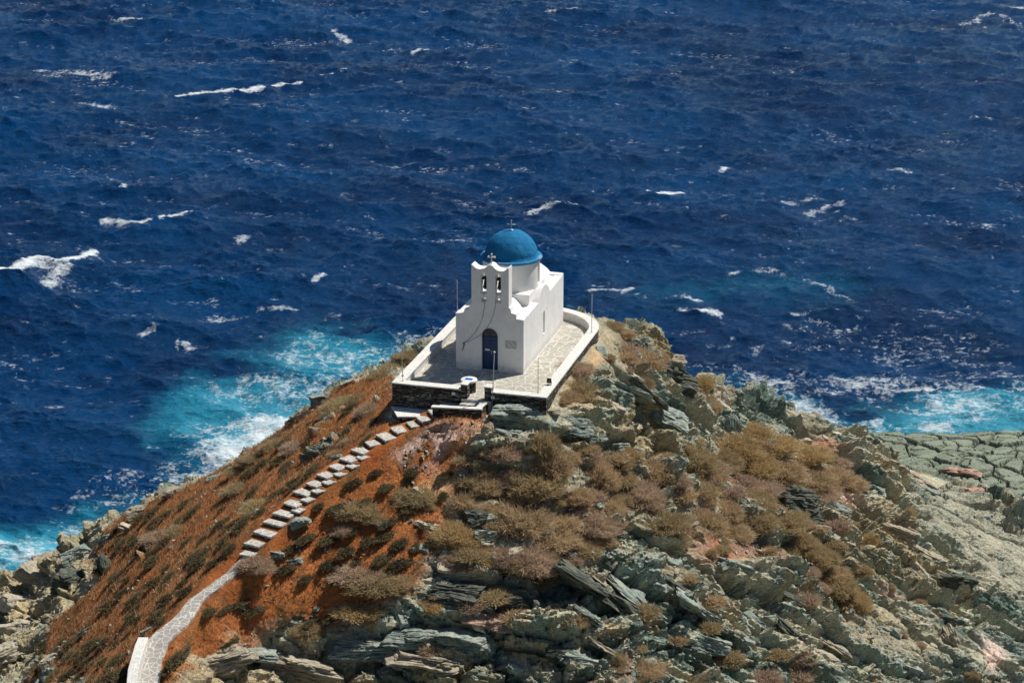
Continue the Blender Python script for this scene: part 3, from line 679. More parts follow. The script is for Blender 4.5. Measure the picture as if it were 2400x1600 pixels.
# small landing outside the gate with its own low kerb wall
lp = [(-3.05, -4.10), (-3.05, -5.62), (-.92, -5.30), (-.66, -5.20), (-.66, -4.10)]
MB().prism([(-3.0, -4.12), (-3.0, -5.3), (-.8, -5.2), (-.8, -4.12)], -1.6, -.30).build("landing", M_step, te)
MB().box(-2.0, -1.1, -4.55, -4.17, -.3, -.16).build("landing_step", M_step, te, bevel=.01)
kb = MB().prism([(-3.04, -5.62), (-.66, -5.28), (-.70, -5.05), (-3.04, -5.38)], -1.9, -.07); kb.prism([(-.98, -5.09), (-.70, -5.045), (-.66, -4.16), (-.96, -4.16)], -1.9, -.07); kb.build("kerb_wall", M_dry, te)
kc = MB().prism([(-3.10, -5.68), (-.62, -5.33), (-.67, -5.04), (-3.10, -5.39)], -.07, .0); kc.prism([(-1.0, -5.085), (-.70, -5.04), (-.60, -4.17), (-.96, -4.17)], -.07, .0); kc.build("kerb_coping", M_coping, te, bevel=.008)
# lower triangular platform under the front wall
tp = [(-5.62, -4.12), (-4.92, -5.36), (-3.45, -4.95), (-3.10, -4.8), (-3.10, -4.12)]
MB().prism([(-5.60, -4.11), (-4.92, -5.30), (-3.45, -4.93), (-3.06, -4.8), (-3.06, -4.11)], -3.4, -.86).build("platform_wall", M_dry, te)
MB().prism([(-5.66, -4.105), (-4.93, -5.38), (-3.42, -5.0), (-3.04, -4.85), (-3.04, -4.105)], -.86, -.79).build("platform_paving", M_coping, te, bevel=.008)
for a, b_ in ((-2.42, -4.1), (-.42, -4.1)):
    MB().box(a - .09, a + .09, -4.165, -4.10, .13, .27).build("wall_light", M_enamel, te, bevel=.012)
MB().tube([(-3.62, -4.10, .02), (-3.62, -4.19, .02)], .028, 10).build("tap", M_enamel, te)
MB().box(-3.85, -3.45, -4.16, -4.10, -.22, -.19).build("wall_ledge", M_rockg, te)
def obj_at(u, v, z): return tuple(loc(u, v, z))
# round stone table
tb = empty("stone_table", "round white-topped stone table with a blue panel, just inside the terrace gate", "table", obj_at(-1.93, -3.12, 0), ROT)
MB().lathe([(.34, 0), (.345, .25), (.335, .55)], (0, 0, 0), 28).build("pedestal", M_dry, tb, True)
MB().lathe([(.385, .55), (.41, .56), (.41, .635), (.395, .65)], (0, 0, 0), 40).build("table_top", M_white, tb, True)
MB().box(-.19, .19, -.13, .13, .65, .665).build("blue_panel", M_bluetile, tb, bevel=.004)
# floodlight and lamps
fl_ = empty("floodlight", "black square floodlight standing on the right-hand terrace coping", "floodlight", obj_at(1.95, -2.35, .46), ROT)
g = MB().box(-.11, .11, -.03, .03, .08, .34); g.build("lamp_head", M_iron, fl_, bevel=.012)
MB().box(-.09, .09, -.036, -.030, .10, .32).build("lamp_glass", M_glass, fl_); MB().box(-.10, .10, -.05, .05, 0, .02).tube([(-.12, 0, .0), (-.12, 0, .2)], .01, 6).tube([(.12, 0, .0), (.12, 0, .2)], .01, 6).build("bracket", M_iron, fl_)
wl = empty("swan_neck_lamp", "small swan-neck lamp on the left coping beside the pole", "lamp", obj_at(-5.55, -3.1, .45), ROT)
MB().tube([(0, 0, 0), (0, 0, .28), (.05, 0, .36), (.13, 0, .36), (.19, 0, .26), (.2, 0, .14)], .012, 6).build("arm", M_steel, wl, True)
MB().lathe([(.02, .16), (.06, .10), (.075, .03), (.06, .0)], (.2, 0, -.0), 14).build("lamp_shade", M_enamel, wl, True)
sp = empty("wall_spotlight", "small round spotlight on the inner face of the curved rear parapet", "spotlight", obj_at(-.25, 9.12, .22), ROT)
MB().lathe([(.05, -.05), (.08, -.02), (.08, .05), (.04, .07)], (0, 0, 0), 14).build("housing", M_iron, sp, True)
hk = empty("wall_hook", "dark iron hook fixed to the left parapet's inner face", "hook", obj_at(-5.11, .15, .3), ROT)
MB().tube([(0, 0, -.10), (.05, 0, -.05), (.05, 0, .06), (.02, .03, .11), (.05, .06, .08)], .018, 6).build("hook_arm", M_iron, hk)
def pole(u, v, z0, h, lean, lab, r=.018, col=M_steel, knob=False):
    o = empty("flagpole", lab, "pole", obj_at(u, v, z0), ROT, "thin metal flagpoles round the terrace")
    MB().tube([(0, 0, 0), (lean[0] * .5, lean[1] * .5, h * .5), (lean[0], lean[1], h)], [r, r * .9, r * .8], 8).build("shaft", col, o, True)
    MB().box(-.05, .05, -.05, .05, -.02, .015).tube([(0, 0, .25), (.03, 0, .27)], .02, 6).build("base_bracket", M_silver, o)
    if knob: MB().lathe([(0, h + .06), (.05, h + .05), (.06, h), (.02, h - .03)], (lean[0], lean[1], 0), 10).build("finial", M_enamel, o, True)
pole(-5.15, -3.75, .46, 1.75, (-.04, 0), "thin flagpole on the front left corner of the terrace")
pole(-.44, -4.17, -.2, 2.72, (.10, .04), "pole with a white knob fixed beside the right gate post", .024, M_steel, True)
pole(1.72, -3.60, .46, 1.8, (0, 0), "thin dark flagpole on the front right corner of the terrace", .014, simple("tarnished_pole", (.14, .12, .10), .6))
pole(2.05, 6.0, .46, 2.1, (.0, 0), "thin flagpole on the rear right parapet against the sea")
pole(-5.35, 6.2, .46, 2.2, (0, 0), "thin flagpole on the rear left parapet showing behind the chapel")

# ------------------------------------------------------------------ stone steps and path
pth = np.array([hit(a, b, c) for a, b, c, w in STEPS])
sc = empty("stone_steps", "long flight of white-jointed stone steps climbing the orange slope to the terrace", "staircase", tuple(pth[-1]))
for i, (px, py, z, wpx) in enumerate(STEPS):
    c = pth[i]; nxt = pth[min(i + 1, len(pth) - 1)]; prv = pth[max(i - 1, 0)]
    d = nxt - prv; d[2] = 0; d /= np.linalg.norm(d)
    if i < 3: d = np.array([-.93, -.37, 0]) / 1.0009
    a = np.array([-d[1], d[0], 0]);
    if a[0] < 0: a = -a
    w = wpx / 46.0 / max(abs(a[0]), .75) * .36
    spc = np.linalg.norm((nxt - prv)[:2]) / (2 if 0 < i < len(pth) - 1 else 1)
    ln = min(spc * .5, .80) * (1.02 if i > 2 else .85)
    if i < 3: w = .42; ln = .30
    j = lambda s: random.uniform(-s, s)
    q_ = [c + a * (-w + j(.05)) + d * (ln + j(.05)), c + a * (w + j(.05)) + d * (ln + j(.05)), c + a * (w * .95 + j(.04)) - d * (ln + j(.05)), c + a * (-w * .95 + j(.04)) - d * (ln + j(.05))]
    q_ = [(p[0] - pth[-1][0], p[1] - pth[-1][1]) for p in q_]; zr = z - pth[-1][2]
    mid = [((q_[k][0] + q_[(k + 1) % 4][0]) / 2 + j(.02), (q_[k][1] + q_[(k + 1) % 4][1]) / 2 + j(.02)) for k in range(4)]
    poly = [q_[0], mid[0], q_[1], mid[1], q_[2], mid[2], q_[3], mid[3]]
    s_ = MB().prism(poly, zr - .09, zr).build("step", M_stepw, sc, bevel=.012)
    ins = [(p[0] * .97 + (c[0] - pth[-1][0]) * .03, p[1] * .97 + (c[1] - pth[-1][1]) * .03) for p in poly]
    MB().prism(ins, zr - (1.3 if i < 3 else .5), zr - .092).build("riser", M_dry, s_)
    if 6 <= i <= 12:
        e = c + a * (w + .10) + d * (ln * .9); e = e[:2] - pth[-1][:2]
        eq = [(e[0] + a[0] * s1 * .26 + d[0] * s2 * .30, e[1] + a[1] * s1 * .26 + d[1] * s2 * .30) for s1, s2 in ((-1, -1), (1, -.8), (.9, 1), (-.9, 1))]
        sb_ = MB().prism(eq, zr - .20, zr - .12).build("side_block", M_stepw, sc, bevel=.012); MB().prism([(p_[0] * .96 + e[0] * .04, p_[1] * .96 + e[1] * .04) for p_ in eq], zr - .5, zr - .202).build("block_base", M_dry, sb_)
PW = np.array([hit(a, b, c) for a, b, c, w in PATH]); wv = np.array([p[3] for p in PATH]) / 46.0
ts = np.linspace(0, len(PATH) - 1, 160); Pc = np.stack([np.interp(ts, range(len(PATH)), PW[:, k]) for k in range(3)], 1); Wc = np.interp(ts, range(len(PATH)), wv)
for _ in range(6): Pc[1:-1] = (Pc[:-2] + Pc[1:-1] * 2 + Pc[2:]) / 4
T_ = np.gradient(Pc, axis=0); T_[:, 2] = 0; T_ /= np.linalg.norm(T_, axis=1)[:, None]; A_ = np.stack([-T_[:, 1], T_[:, 0], T_[:, 2] * 0], 1); A_[A_[:, 0] < 0] *= -1
rows = []
for k, s in enumerate((-1.02, -1.0, -.6, -.2, .2, .6, 1.0, 1.02)):
    jit = fbm(Pc[:, 0] * 1, Pc[:, 1], Pc[:, 2] + k, .35, 2) * .06 * (abs(s) > .9) + fbm(Pc[:, 0], Pc[:, 1], Pc[:, 2], 1.2, 2) * .05
    w = Wc * .5 * np.clip(np.abs(A_[:, 0]), .5, 1)
    r = Pc + A_ * (s * w + jit)[:, None]; r[:, 2] += (.045 if abs(s) <= 1 else -.2) + .015 * fbm(r[:, 0], r[:, 1], r[:, 2], .4, 2); rows.append(r)
rows = np.array(rows); ii = np.arange(8 * 160).reshape(8, 160); rq = np.stack([ii[:-1, :-1], ii[1:, :-1], ii[1:, 1:], ii[:-1, 1:]], -1).reshape(-1, 4)
tag(new_mesh("path", rows.reshape(-1, 3), rq, M_step), "crazy-paved stone footpath", kind='structure')
# low wall at the foot of the path
lw = [hit(a, b, c) for a, b, c in ((336, 1493, -6.05), (328, 1512, -6.0), (320, 1540, -6.1), (312, 1568, -6.3), (309, 1600, -6.55), (308, 1660, -7.0), (312, 1740, -7.6))]
wl2 = empty("low_wall", "short curved whitewashed stone wall on the left edge of the path", "wall", tuple(lw[0]))
for nm, z0, z1, hw, m in (("wall_body", -1.5, -.05, .20, M_white), ("coping", -.05, .02, .225, M_coping)):
    g = MB(); V = []; Fs = []
    for i, p in enumerate(lw):
        t = lw[min(i + 1, len(lw) - 1)] - lw[max(i - 1, 0)]; t[2] = 0; t /= np.linalg.norm(t); a = np.array([-t[1], t[0], 0]); a = a if a[0] > 0 else -a
        p = p - lw[0]
        for s, z in ((-1, z0), (1, z0), (1, z1), (-1, z1)): V.append(p + a * s * hw + np.array([0, 0, z]))
    for i in range(len(lw) - 1):
        for k in range(4): Fs.append([i * 4 + k, i * 4 + (k + 1) % 4, (i + 1) * 4 + (k + 1) % 4, (i + 1) * 4 + k])
    Fs += [[0, 1, 2, 3][::-1], [(len(lw) - 1) * 4 + k for k in range(4)]]
    g.add(V, Fs).build(nm, m, wl2, bevel=.02)

# ------------------------------------------------------------------ sea (spectral waves)
def ocean():
    n = 1024; Ls = 260.0
    k1 = 2 * np.pi * np.fft.fftfreq(n, Ls / n); KX, KY = np.meshgrid(k1, k1); K = np.hypot(KX, KY); K[0, 0] = 1e-6
    wdx, wdy = math.cos(D2R(-106)), math.sin(D2R(-106)); V = 8.2; Lp = V * V / 9.81
    cs = (KX * wdx + KY * wdy) / K
    S = np.exp(-1 / (K * Lp) ** 2) / K ** 3.72 * (np.abs(cs) ** 3.2 + .05) * np.exp(-(K * .10) ** 2); S[0, 0] = 0
    S = S * (1 + 1.2 * np.exp(-((K - 1.0) / .45) ** 2))
    g = np.random.default_rng(11); h = (g.normal(size=(n, n)) + 1j * g.normal(size=(n, n))) * np.sqrt(S)
    hz = np.fft.ifft2(h); s = .31 / hz.real.std(); hz = hz.real * s
    Dx = np.fft.ifft2(-1j * KX / K * h).real * s; Dy = np.fft.ifft2(-1j * KY / K * h).real * s
    Jxx = np.fft.ifft2(KX * KX / K * h).real * s; Jyy = np.fft.ifft2(KY * KY / K * h).real * s; Jxy = np.fft.ifft2(KX * KY / K * h).real * s
    lam = 1.25
    J = (1 + lam * -Jxx * -1) * 1.0
    J = (1 - lam * Jxx) * (1 - lam * Jyy) - (lam * Jxy) ** 2
    J2 = (1 + lam * Jxx) * (1 + lam * Jyy) - (lam * Jxy) ** 2
    return n, Ls, hz, lam * Dx, lam * Dy, J, J2
on, oL, oH, oDx, oDy, oJ, oJ2 = ocean()
Yr = [60.0]
while Yr[-1] < 112: Yr.append(Yr[-1] + 1.0)
while Yr[-1] < 430: Yr.append(Yr[-1] + Yr[-1] ** 2 / (2347 * 65) * .86)
stp = Yr[-1] - Yr[-2]
while Yr[-1] < 9000: stp *= 1.12; Yr.append(Yr[-1] + stp)
Yr = np.array(Yr)
U_ = np.linspace(-.27, .27, 1180); du = U_[1] - U_[0]; ext = []; u_ = .27; d_ = du
while u_ < 14: d_ *= 1.25; u_ += d_; ext.append(u_)
U_ = np.r_[-np.array(ext)[::-1], U_, ext]
GY, GU = np.meshgrid(Yr, U_, indexing='ij'); GX = GU * np.maximum(GY, 60)
def osmp(Fd, x, y, rot=0.0, sc=1.0):
    c, s = math.cos(rot), math.sin(rot); xx = (x * c - y * s) * sc / oL * on; yy = (x * s + y * c) * sc / oL * on
    i0 = np.floor(xx).astype(np.int64); j0 = np.floor(yy).astype(np.int64); tx = (xx - i0).astype(F32); ty = (yy - j0).astype(F32); i0 %= on; j0 %= on; i1 = (i0 + 1) % on; j1 = (j0 + 1) % on
    return (Fd[j0, i0] * (1 - tx) + Fd[j0, i1] * tx) * (1 - ty) + (Fd[j1, i0] * (1 - tx) + Fd[j1, i1] * tx) * ty
calmf = 1 - .5 * sstep(300, 900, GY) - .45 * sstep(900, 3000, GY)
hh = osmp(oH, GX, GY); dx = osmp(oDx, GX, GY); dy = osmp(oDy, GX, GY); jj = osmp(oJ2, GX, GY)
gust = fbm(GX, GY, GX * 0, 45, 3, .5, 5.)
mod = 1 + .35 * gust
# steep chop: a shrunken copy of the same spectrum, turned a little
sc2 = 3.7; h3 = osmp(oH, GX, GY, D2R(-14), 11.) / 11 * 2.2; h2 = osmp(oH, GX, GY, D2R(9), sc2) / sc2 * 1.7; dx2 = osmp(oDx, GX, GY, D2R(9), sc2) / sc2 * .95; dy2 = osmp(oDy, GX, GY, D2R(9), sc2) / sc2 * .95
SX = GX + (dx + dx2) * calmf * mod * -1; SY = GY + (dy + dy2) * calmf * mod * -1; SZ = SEA + (hh + h2 + h3) * calmf * mod
# shallow, aerated turquoise water and surf along the rocks
def wpoly(P): return np.array([hit(a, b, SEA)[:2] for a, b in P])
wn1 = fbm(GX, GY, GX * 0 + 3, 9, 5, .6, 2.); wn2 = fbm(GX, GY, GX * 0 + 7, 3, 4, .6, 9.); wn3 = fbm(GX, GY, GX * 0 + 1, 22, 3, .5, 19.)
def wz(P, soft, amp): return sstep(-soft, soft, sdf_poly(GX, GY, wpoly(P)) + (wn1 * .7 + wn2 * .4) * amp)
teal = np.zeros(GX.shape, F32)
for P, soft, amp, st_ in [
  ([(620,835),(660,790),(740,775),(850,800),(930,830),(960,880),(860,880),(760,900),(650,880)], 5, 7, .68),
  ([(400,920),(470,890),(600,900),(760,900),(860,930),(760,1010),(700,1060),(620,1080),(540,1085),(490,1060),(480,1010),(410,980)], 5, 7, .78),
  ([(520,1000),(600,950),(700,960),(760,1000),(700,1060),(580,1085),(510,1060)], 4, 5, .95),
  ([(-100,1260),(90,1240),(200,1205),(320,1190),(320,1260),(120,1330),(20,1400),(-100,1450)], 3, 5, .95),
  ([(1830,965),(1980,975),(2100,945),(2250,930),(2450,915),(2600,900),(2600,1080),(1950,1080),(1850,1000)], 3.5, 6, .80),
  ([(2250,960),(2450,900),(2600,880),(2600,940),(2450,960),(2300,985)], 4, 6, .7),
  ([(1420,690),(1600,650),(1830,645),(1950,665),(1800,700),(1600,715),(1450,720)], 9, 9, .30),
  ([(1560,860),(1800,905),(1800,960),(1650,900)], 4, 5, .25)]:
    teal = np.maximum(teal, st_ * wz(P, soft, amp))
surf = np.zeros(GX.shape, F32)
for P, soft, amp, st_ in [
  ([(560,1010),(600,950),(640,960),(700,985),(740,1010),(640,1075),(520,1100),(500,1060)], 3.5, 6, .95),
  ([(480,905),(560,880),(700,890),(860,885),(880,930),(760,960),(600,950),(500,930)], 4, 9, .45),
  ([(640,820),(740,785),(900,815),(960,860),(820,870),(700,850)], 4, 8, .40),
  ([(700,860),(1000,790),(1010,840),(900,900),(760,960),(700,960)], 4, 7, .38),
  ([(90,1255),(160,1215),(330,1180),(360,1190),(260,1230),(120,1290)], 3, 5, .48),
  ([(-60,1290),(60,1260),(160,1260),(60,1340),(-60,1400)], 3, 6, .55),
  ([(150,1200),(250,1140),(420,1090),(530,1070),(520,1110),(300,1190)], 4, 7, .30),
  ([(1800,955),(1900,965),(2050,975),(2180,1010),(2150,1030),(1980,1030),(1880,1000)], 2.5, 5, .95),
  ([(2020,960),(2200,935),(2450,930),(2450,980),(2250,990),(2100,990)], 3, 6, .55),
  ([(1560,840),(1700,850),(2000,880),(2400,900),(2400,925),(2100,930),(1850,950),(1640,880)], 5, 9, .42),
  ([(1370,720),(1700,760),(2350,780),(2400,860),(1700,850),(1480,780)], 8, 12, .18)]:
    surf = np.maximum(surf, (st_ * 1.12 + .04) * wz(P, soft, amp))
caps = np.zeros(GX.shape, F32); ridge_ = np.zeros(GX.shape, F32)
for P, wd_, st_ in [
  ([(-30,660),(30,650),(80,640),(110,622),(150,628),(190,612),(214,600)], .95, 1.45), ([(75,640),(110,626),(150,640),(130,660)], 1.6, .75),
  ([(410,222),(460,222),(520,218),(610,212)], .75, 1.1), ([(640,205),(700,200)], .7, 1.0), ([(760,182),(820,172)], .6, .55),
  ([(236,522),(270,532),(330,534)], .6, 1.0), ([(372,528),(420,514),(466,504)], .7, 1.0), ([(280,446),(300,432)], .7, 1.0),
  ([(1522,446),(1556,444),(1600,442)], .55, 1.2), ([(1240,482),(1290,470),(1345,474)], 1.1, .75), ([(600,728),(640,731),(705,728)], .4, .42),
  ([(975,118),(1010,112)], .7, .95), ([(780,72),(815,88)], .9, .7), ([(270,50),(330,48)], 1.1, .6), ([(1285,30),(1350,28)], .9, .6), ([(740,655),(762,640)], .8, .9),
  ([(1385,690),(1450,690),(1480,690)], .7, .8), ([(1600,700),(1640,706)], .9, .8), ([(1700,380),(1690,390)], .7, .8), ([(1900,500),(1980,480)], .9, .5),
  ([(2290,270),(2320,280)], .8, .6), ([(2080,400),(2140,405)], .9, .5), ([(2310,15),(2400,18)], .9, .8), ([(2250,55),(2330,30),(2400,60)], 1.2, .5),
  ([(1600,740),(1700,745)], .9, .7), ([(1850,750),(1900,760),(2000,770)], .8, .35), ([(2000,895),(2090,905),(2180,900)], .8, .7), ([(930,560),(1000,575),(1090,565)], 1.6, .36),
  ([(100,160),(170,170),(240,180)], 2.2, .5), ([(190,235),(260,245)], 1.3, .5), ([(440,805),(420,795)], .9, .7), ([(330,780),(360,770)],.8,.6),([(480,740),(540,735)],.7,.6),([(560,560),(600,552)],.7,.6),
  ([(1790,470),(1860,480),(1900,470)],1.5,.40),([(1700,650),(1790,640),(1900,660),(2010,700)],.8,.36),([(1860,730),(1960,722)],.7,.3)]:
    Wp = wpoly(P); jx = wn2 * .9
    dd = np.full(GX.shape, 99., F32)
    sel = (np.abs(GX - Wp[:, 0].mean()) < 40) & (np.abs(GY - Wp[:, 1].mean()) < 60)
    gx, gy = GX[sel] + jx[sel], GY[sel] + wn1[sel] * 1.2; d1 = np.full(gx.shape, 99., F32)
    for i in range(len(Wp) - 1):
        ax, ay = Wp[i]; ex, ey = Wp[i + 1] - Wp[i]; t = np.clip(((gx - ax) * ex + (gy - ay) * ey) / (ex * ex + ey * ey), 0, 1); d1 = np.minimum(d1, np.hypot(gx - ax - t * ex, (gy - ay - t * ey) * .75))
    ft = st_ * 1.15 * np.exp(-(d1 / wd_) ** 2 * (2.6 if st_ < 1.5 else 1.4))
    caps[sel] = np.maximum(caps[sel], ft)
    if wd_ == .95: ridge_[sel] = np.maximum(ridge_[sel], np.exp(-(d1 / 2.2) ** 2))
SZ = SZ + ridge_ * .8 * (1 + .3 * wn2)
q95 = np.quantile(jj[(GY > 120) & (GY < 400)], [.03, .09])
auto = sstep(q95[1], q95[0] - .1, jj + .12 * wn3 - .0) * .8  # where crests get white flecks: foam and painted sun sparkle
foam = np.clip(np.maximum(np.maximum(caps, surf), .06 + .12 * wn3 + .05 * sstep(0, 30, GX) * sstep(330, 230, GY)), 0, 2)
oi_ = np.arange(GX.size).reshape(GX.shape); oq = np.stack([oi_[:-1, :-1], oi_[:-1, 1:], oi_[1:, 1:], oi_[1:, :-1]], -1).reshape(-1, 4)
def sea_mat():
    m, nt, b = mat("sea_water"); tc = N(nt, 'ShaderNodeNewGeometry').outputs['Position']
    fo_ = N(nt, 'ShaderNodeAttribute', attribute_name='foam'); te_ = N(nt, 'ShaderNodeAttribute', attribute_name='teal'); cr_ = N(nt, 'ShaderNodeAttribute', attribute_name='crest')
    deep = mix(nt, ramp(nt, noise(nt, tc, .05, 3), [(.35, 0), (.65, 1)]), (.0004, .021, .080), (.0009, .044, .145))
    tl_ = math_(nt, 'ADD', te_.outputs['Fac'], math_(nt, 'MULTIPLY', math_(nt, 'SUBTRACT', noise(nt, tc, .22, 5, .65), .5), math_(nt, 'MULTIPLY', te_.outputs['Fac'], .9)))
    tcol = ramp(nt, tl_, [(0, (.003, .03, .10)), (.35, (.006, .10, .20)), (.65, (.022, .235, .36)), (1, (.11, .44, .58))])
    c = mix(nt, ramp(nt, te_.outputs['Fac'], [(0, 0), (.25, 1)]), deep, tcol)
    # lace of foam: bright where two warped noises cross their middle value
    wn_ = N(nt, 'ShaderNodeTexNoise'); wn_.inputs['Scale'].default_value = .35; wn_.inputs['Detail'].default_value = 4; nt.links.new(tc, wn_.inputs['Vector'])
    wp = mix(nt, 2.2, tc, wn_.outputs['Color'], 'ADD')
    def ridge(sc, det):
        n_ = noise(nt, wp, sc, det, .6); return math_(nt, 'SUBTRACT', 1.0, math_(nt, 'MULTIPLY', math_(nt, 'ABSOLUTE', math_(nt, 'SUBTRACT', n_, .5)), 9.0))
    lace = math_(nt, 'MAXIMUM', ridge(.30, 5), math_(nt, 'MULTIPLY', ridge(.9, 4), .9))
    patch = noise(nt, tc, .55, 5, .7)
    pc = ramp(nt, patch, [(.34, 0), (.66, 1)]); fine = ramp(nt, noise(nt, tc, 2.2, 4, .7), [(.35, 0), (.65, 1)])
    f = math_(nt, 'ADD', math_(nt, 'MULTIPLY', lace, .32), math_(nt, 'ADD', math_(nt, 'MULTIPLY', pc, .36), math_(nt, 'MULTIPLY', fine, .20)))
    f = math_(nt, 'ADD', f, math_(nt, 'MULTIPLY', fo_.outputs['Fac'], .62))
    f = math_(nt, 'MULTIPLY', f, ramp(nt, fo_.outputs['Fac'], [(.02, 0), (.16, 1)]))
    fm = ramp(nt, math_(nt, 'MULTIPLY', f, .5), [(.37, 0), (.46, .40), (.62, .95)])
    fleck_glint = math_(nt, 'MULTIPLY', ramp(nt, noise(nt, tc, 2.2, 4, .75, (.6, 1.3, 1)), [(.54, 0), (.63, 1)]), cr_.outputs['Fac'])  # foam flecks on crests, doubling as sun glints painted into the base colour
    fm = math_(nt, 'MINIMUM', math_(nt, 'ADD', fm, math_(nt, 'MULTIPLY', fleck_glint, .72)), 1.0)
    nt.links.new(mix(nt, fm, c, (.80, .86, .88)), b.inputs['Base Color'])
    nt.links.new(math_(nt, 'ADD', .07, math_(nt, 'MULTIPLY', fm, .6)), b.inputs['Roughness'])
    b.inputs['IOR'].default_value = 1.34; b.inputs['Specular Tint'].default_value = (.38, .78, 1, 1); b.inputs['Specular IOR Level'].default_value = .40
    p = bump(nt, b, noise(nt, tc, 1.1, 6, .66, (.55, 1.5, 1)), 1.0, .42)
    bump(nt, b, noise(nt, tc, 4.0, 4, .7, (.6, 1.4, 1)), 1.0, .12, p); return m
sea = new_mesh("sea", np.stack([SX, SY, SZ], -1).reshape(-1, 3), oq, sea_mat(), smooth=True, attrs=dict(foam=('FLOAT', foam), teal=('FLOAT', teal), crest=('FLOAT', auto)))
tag(sea, "deep blue wind-blown sea with whitecaps and turquoise surf", kind='structure')

# ------------------------------------------------------------------ rocks
GZ = PZ
def gz(x, y): return grid_at(GZ, x, y)
def make_rock(name, sx, sy, sz, seed, matl, strat=.12, facets=9, n=46):
    """faceted block of layered stone; local z is the layer normal"""
    g = np.random.default_rng(seed)
    a = np.linspace(-1, 1, n); V = []; Fq = []; base = 0
    for ax in range(3):
        for sg in (-1, 1):
            A_, B_ = np.meshgrid(np.tan(a * math.pi / 4), np.tan(a * math.pi / 4)); C_ = np.full(A_.shape, float(sg))
            P = [None] * 3; P[ax] = C_; P[(ax + 1) % 3] = A_; P[(ax + 2) % 3] = B_
            V.append(np.stack(P, -1).reshape(-1, 3)); ii = np.arange(n * n).reshape(n, n) + base; base += n * n
            q_ = np.stack([ii[:-1, :-1], ii[:-1, 1:], ii[1:, 1:], ii[1:, :-1]], -1).reshape(-1, 4)
            Fq.append(q_ if sg > 0 else q_[:, ::-1])
    V = np.concatenate(V); Fq = np.concatenate(Fq); Dn = V / np.linalg.norm(V, axis=1)[:, None]
    r = np.full(len(Dn), 1.5)
    dirs = [np.array(d, float) for d in ((0, 0, 1), (0, 0, -1), (1, 0, 0), (-1, 0, 0), (0, 1, 0), (0, -1, 0))] + [g.normal(size=3) for _ in range(facets)]
    for k, d in enumerate(dirs):
        d = d + g.normal(size=3) * (.16 if k < 6 else 0); d /= np.linalg.norm(d)
        h = g.uniform(.74, .98) if k < 6 else g.uniform(.85, 1.12)
        c = Dn @ d; r = np.where(c > 1e-3, np.minimum(r, h / np.maximum(c, 1e-3)), r)
    P = Dn * r[:, None] * np.array([sx, sy, sz])
    s = max(sx, sy, sz); x, y, z = P.T; so_ = seed * 3.1
    w = fbm(x + so_, y, z, s * .8, 4, .6)
    rad = np.array([1, 1, .25]); out = Dn * rad; out /= np.linalg.norm(out, axis=1)[:, None]
    d = 0
    for t, am in ((strat * 2.2, .10), (strat, .075), (strat * .45, .04), (strat * .2, .018)):
        qq = z / t + w * 1.4 + so_; i = np.floor(qq); f = qq - i
        h = vn(x / s * 1.6 + so_, y / s * 1.6, i * 5.7); h2 = vn(x / s * 1.6 + so_, y / s * 1.6, (i + 1) * 5.7); k = sstep(.75, 1, f)
        d = d + am * (h * (1 - k) + h2 * k - .5 * sstep(.6, .8, f) * sstep(1, .85, f))
    P = P + out * (d * s)[:, None] + Dn * (w * .10 * s)[:, None] + Dn * (fbm(x, y + so_, z, s * .22, 3, .6) * .05 * s)[:, None]
    return new_mesh(name, P, Fq, matl, smooth=False)
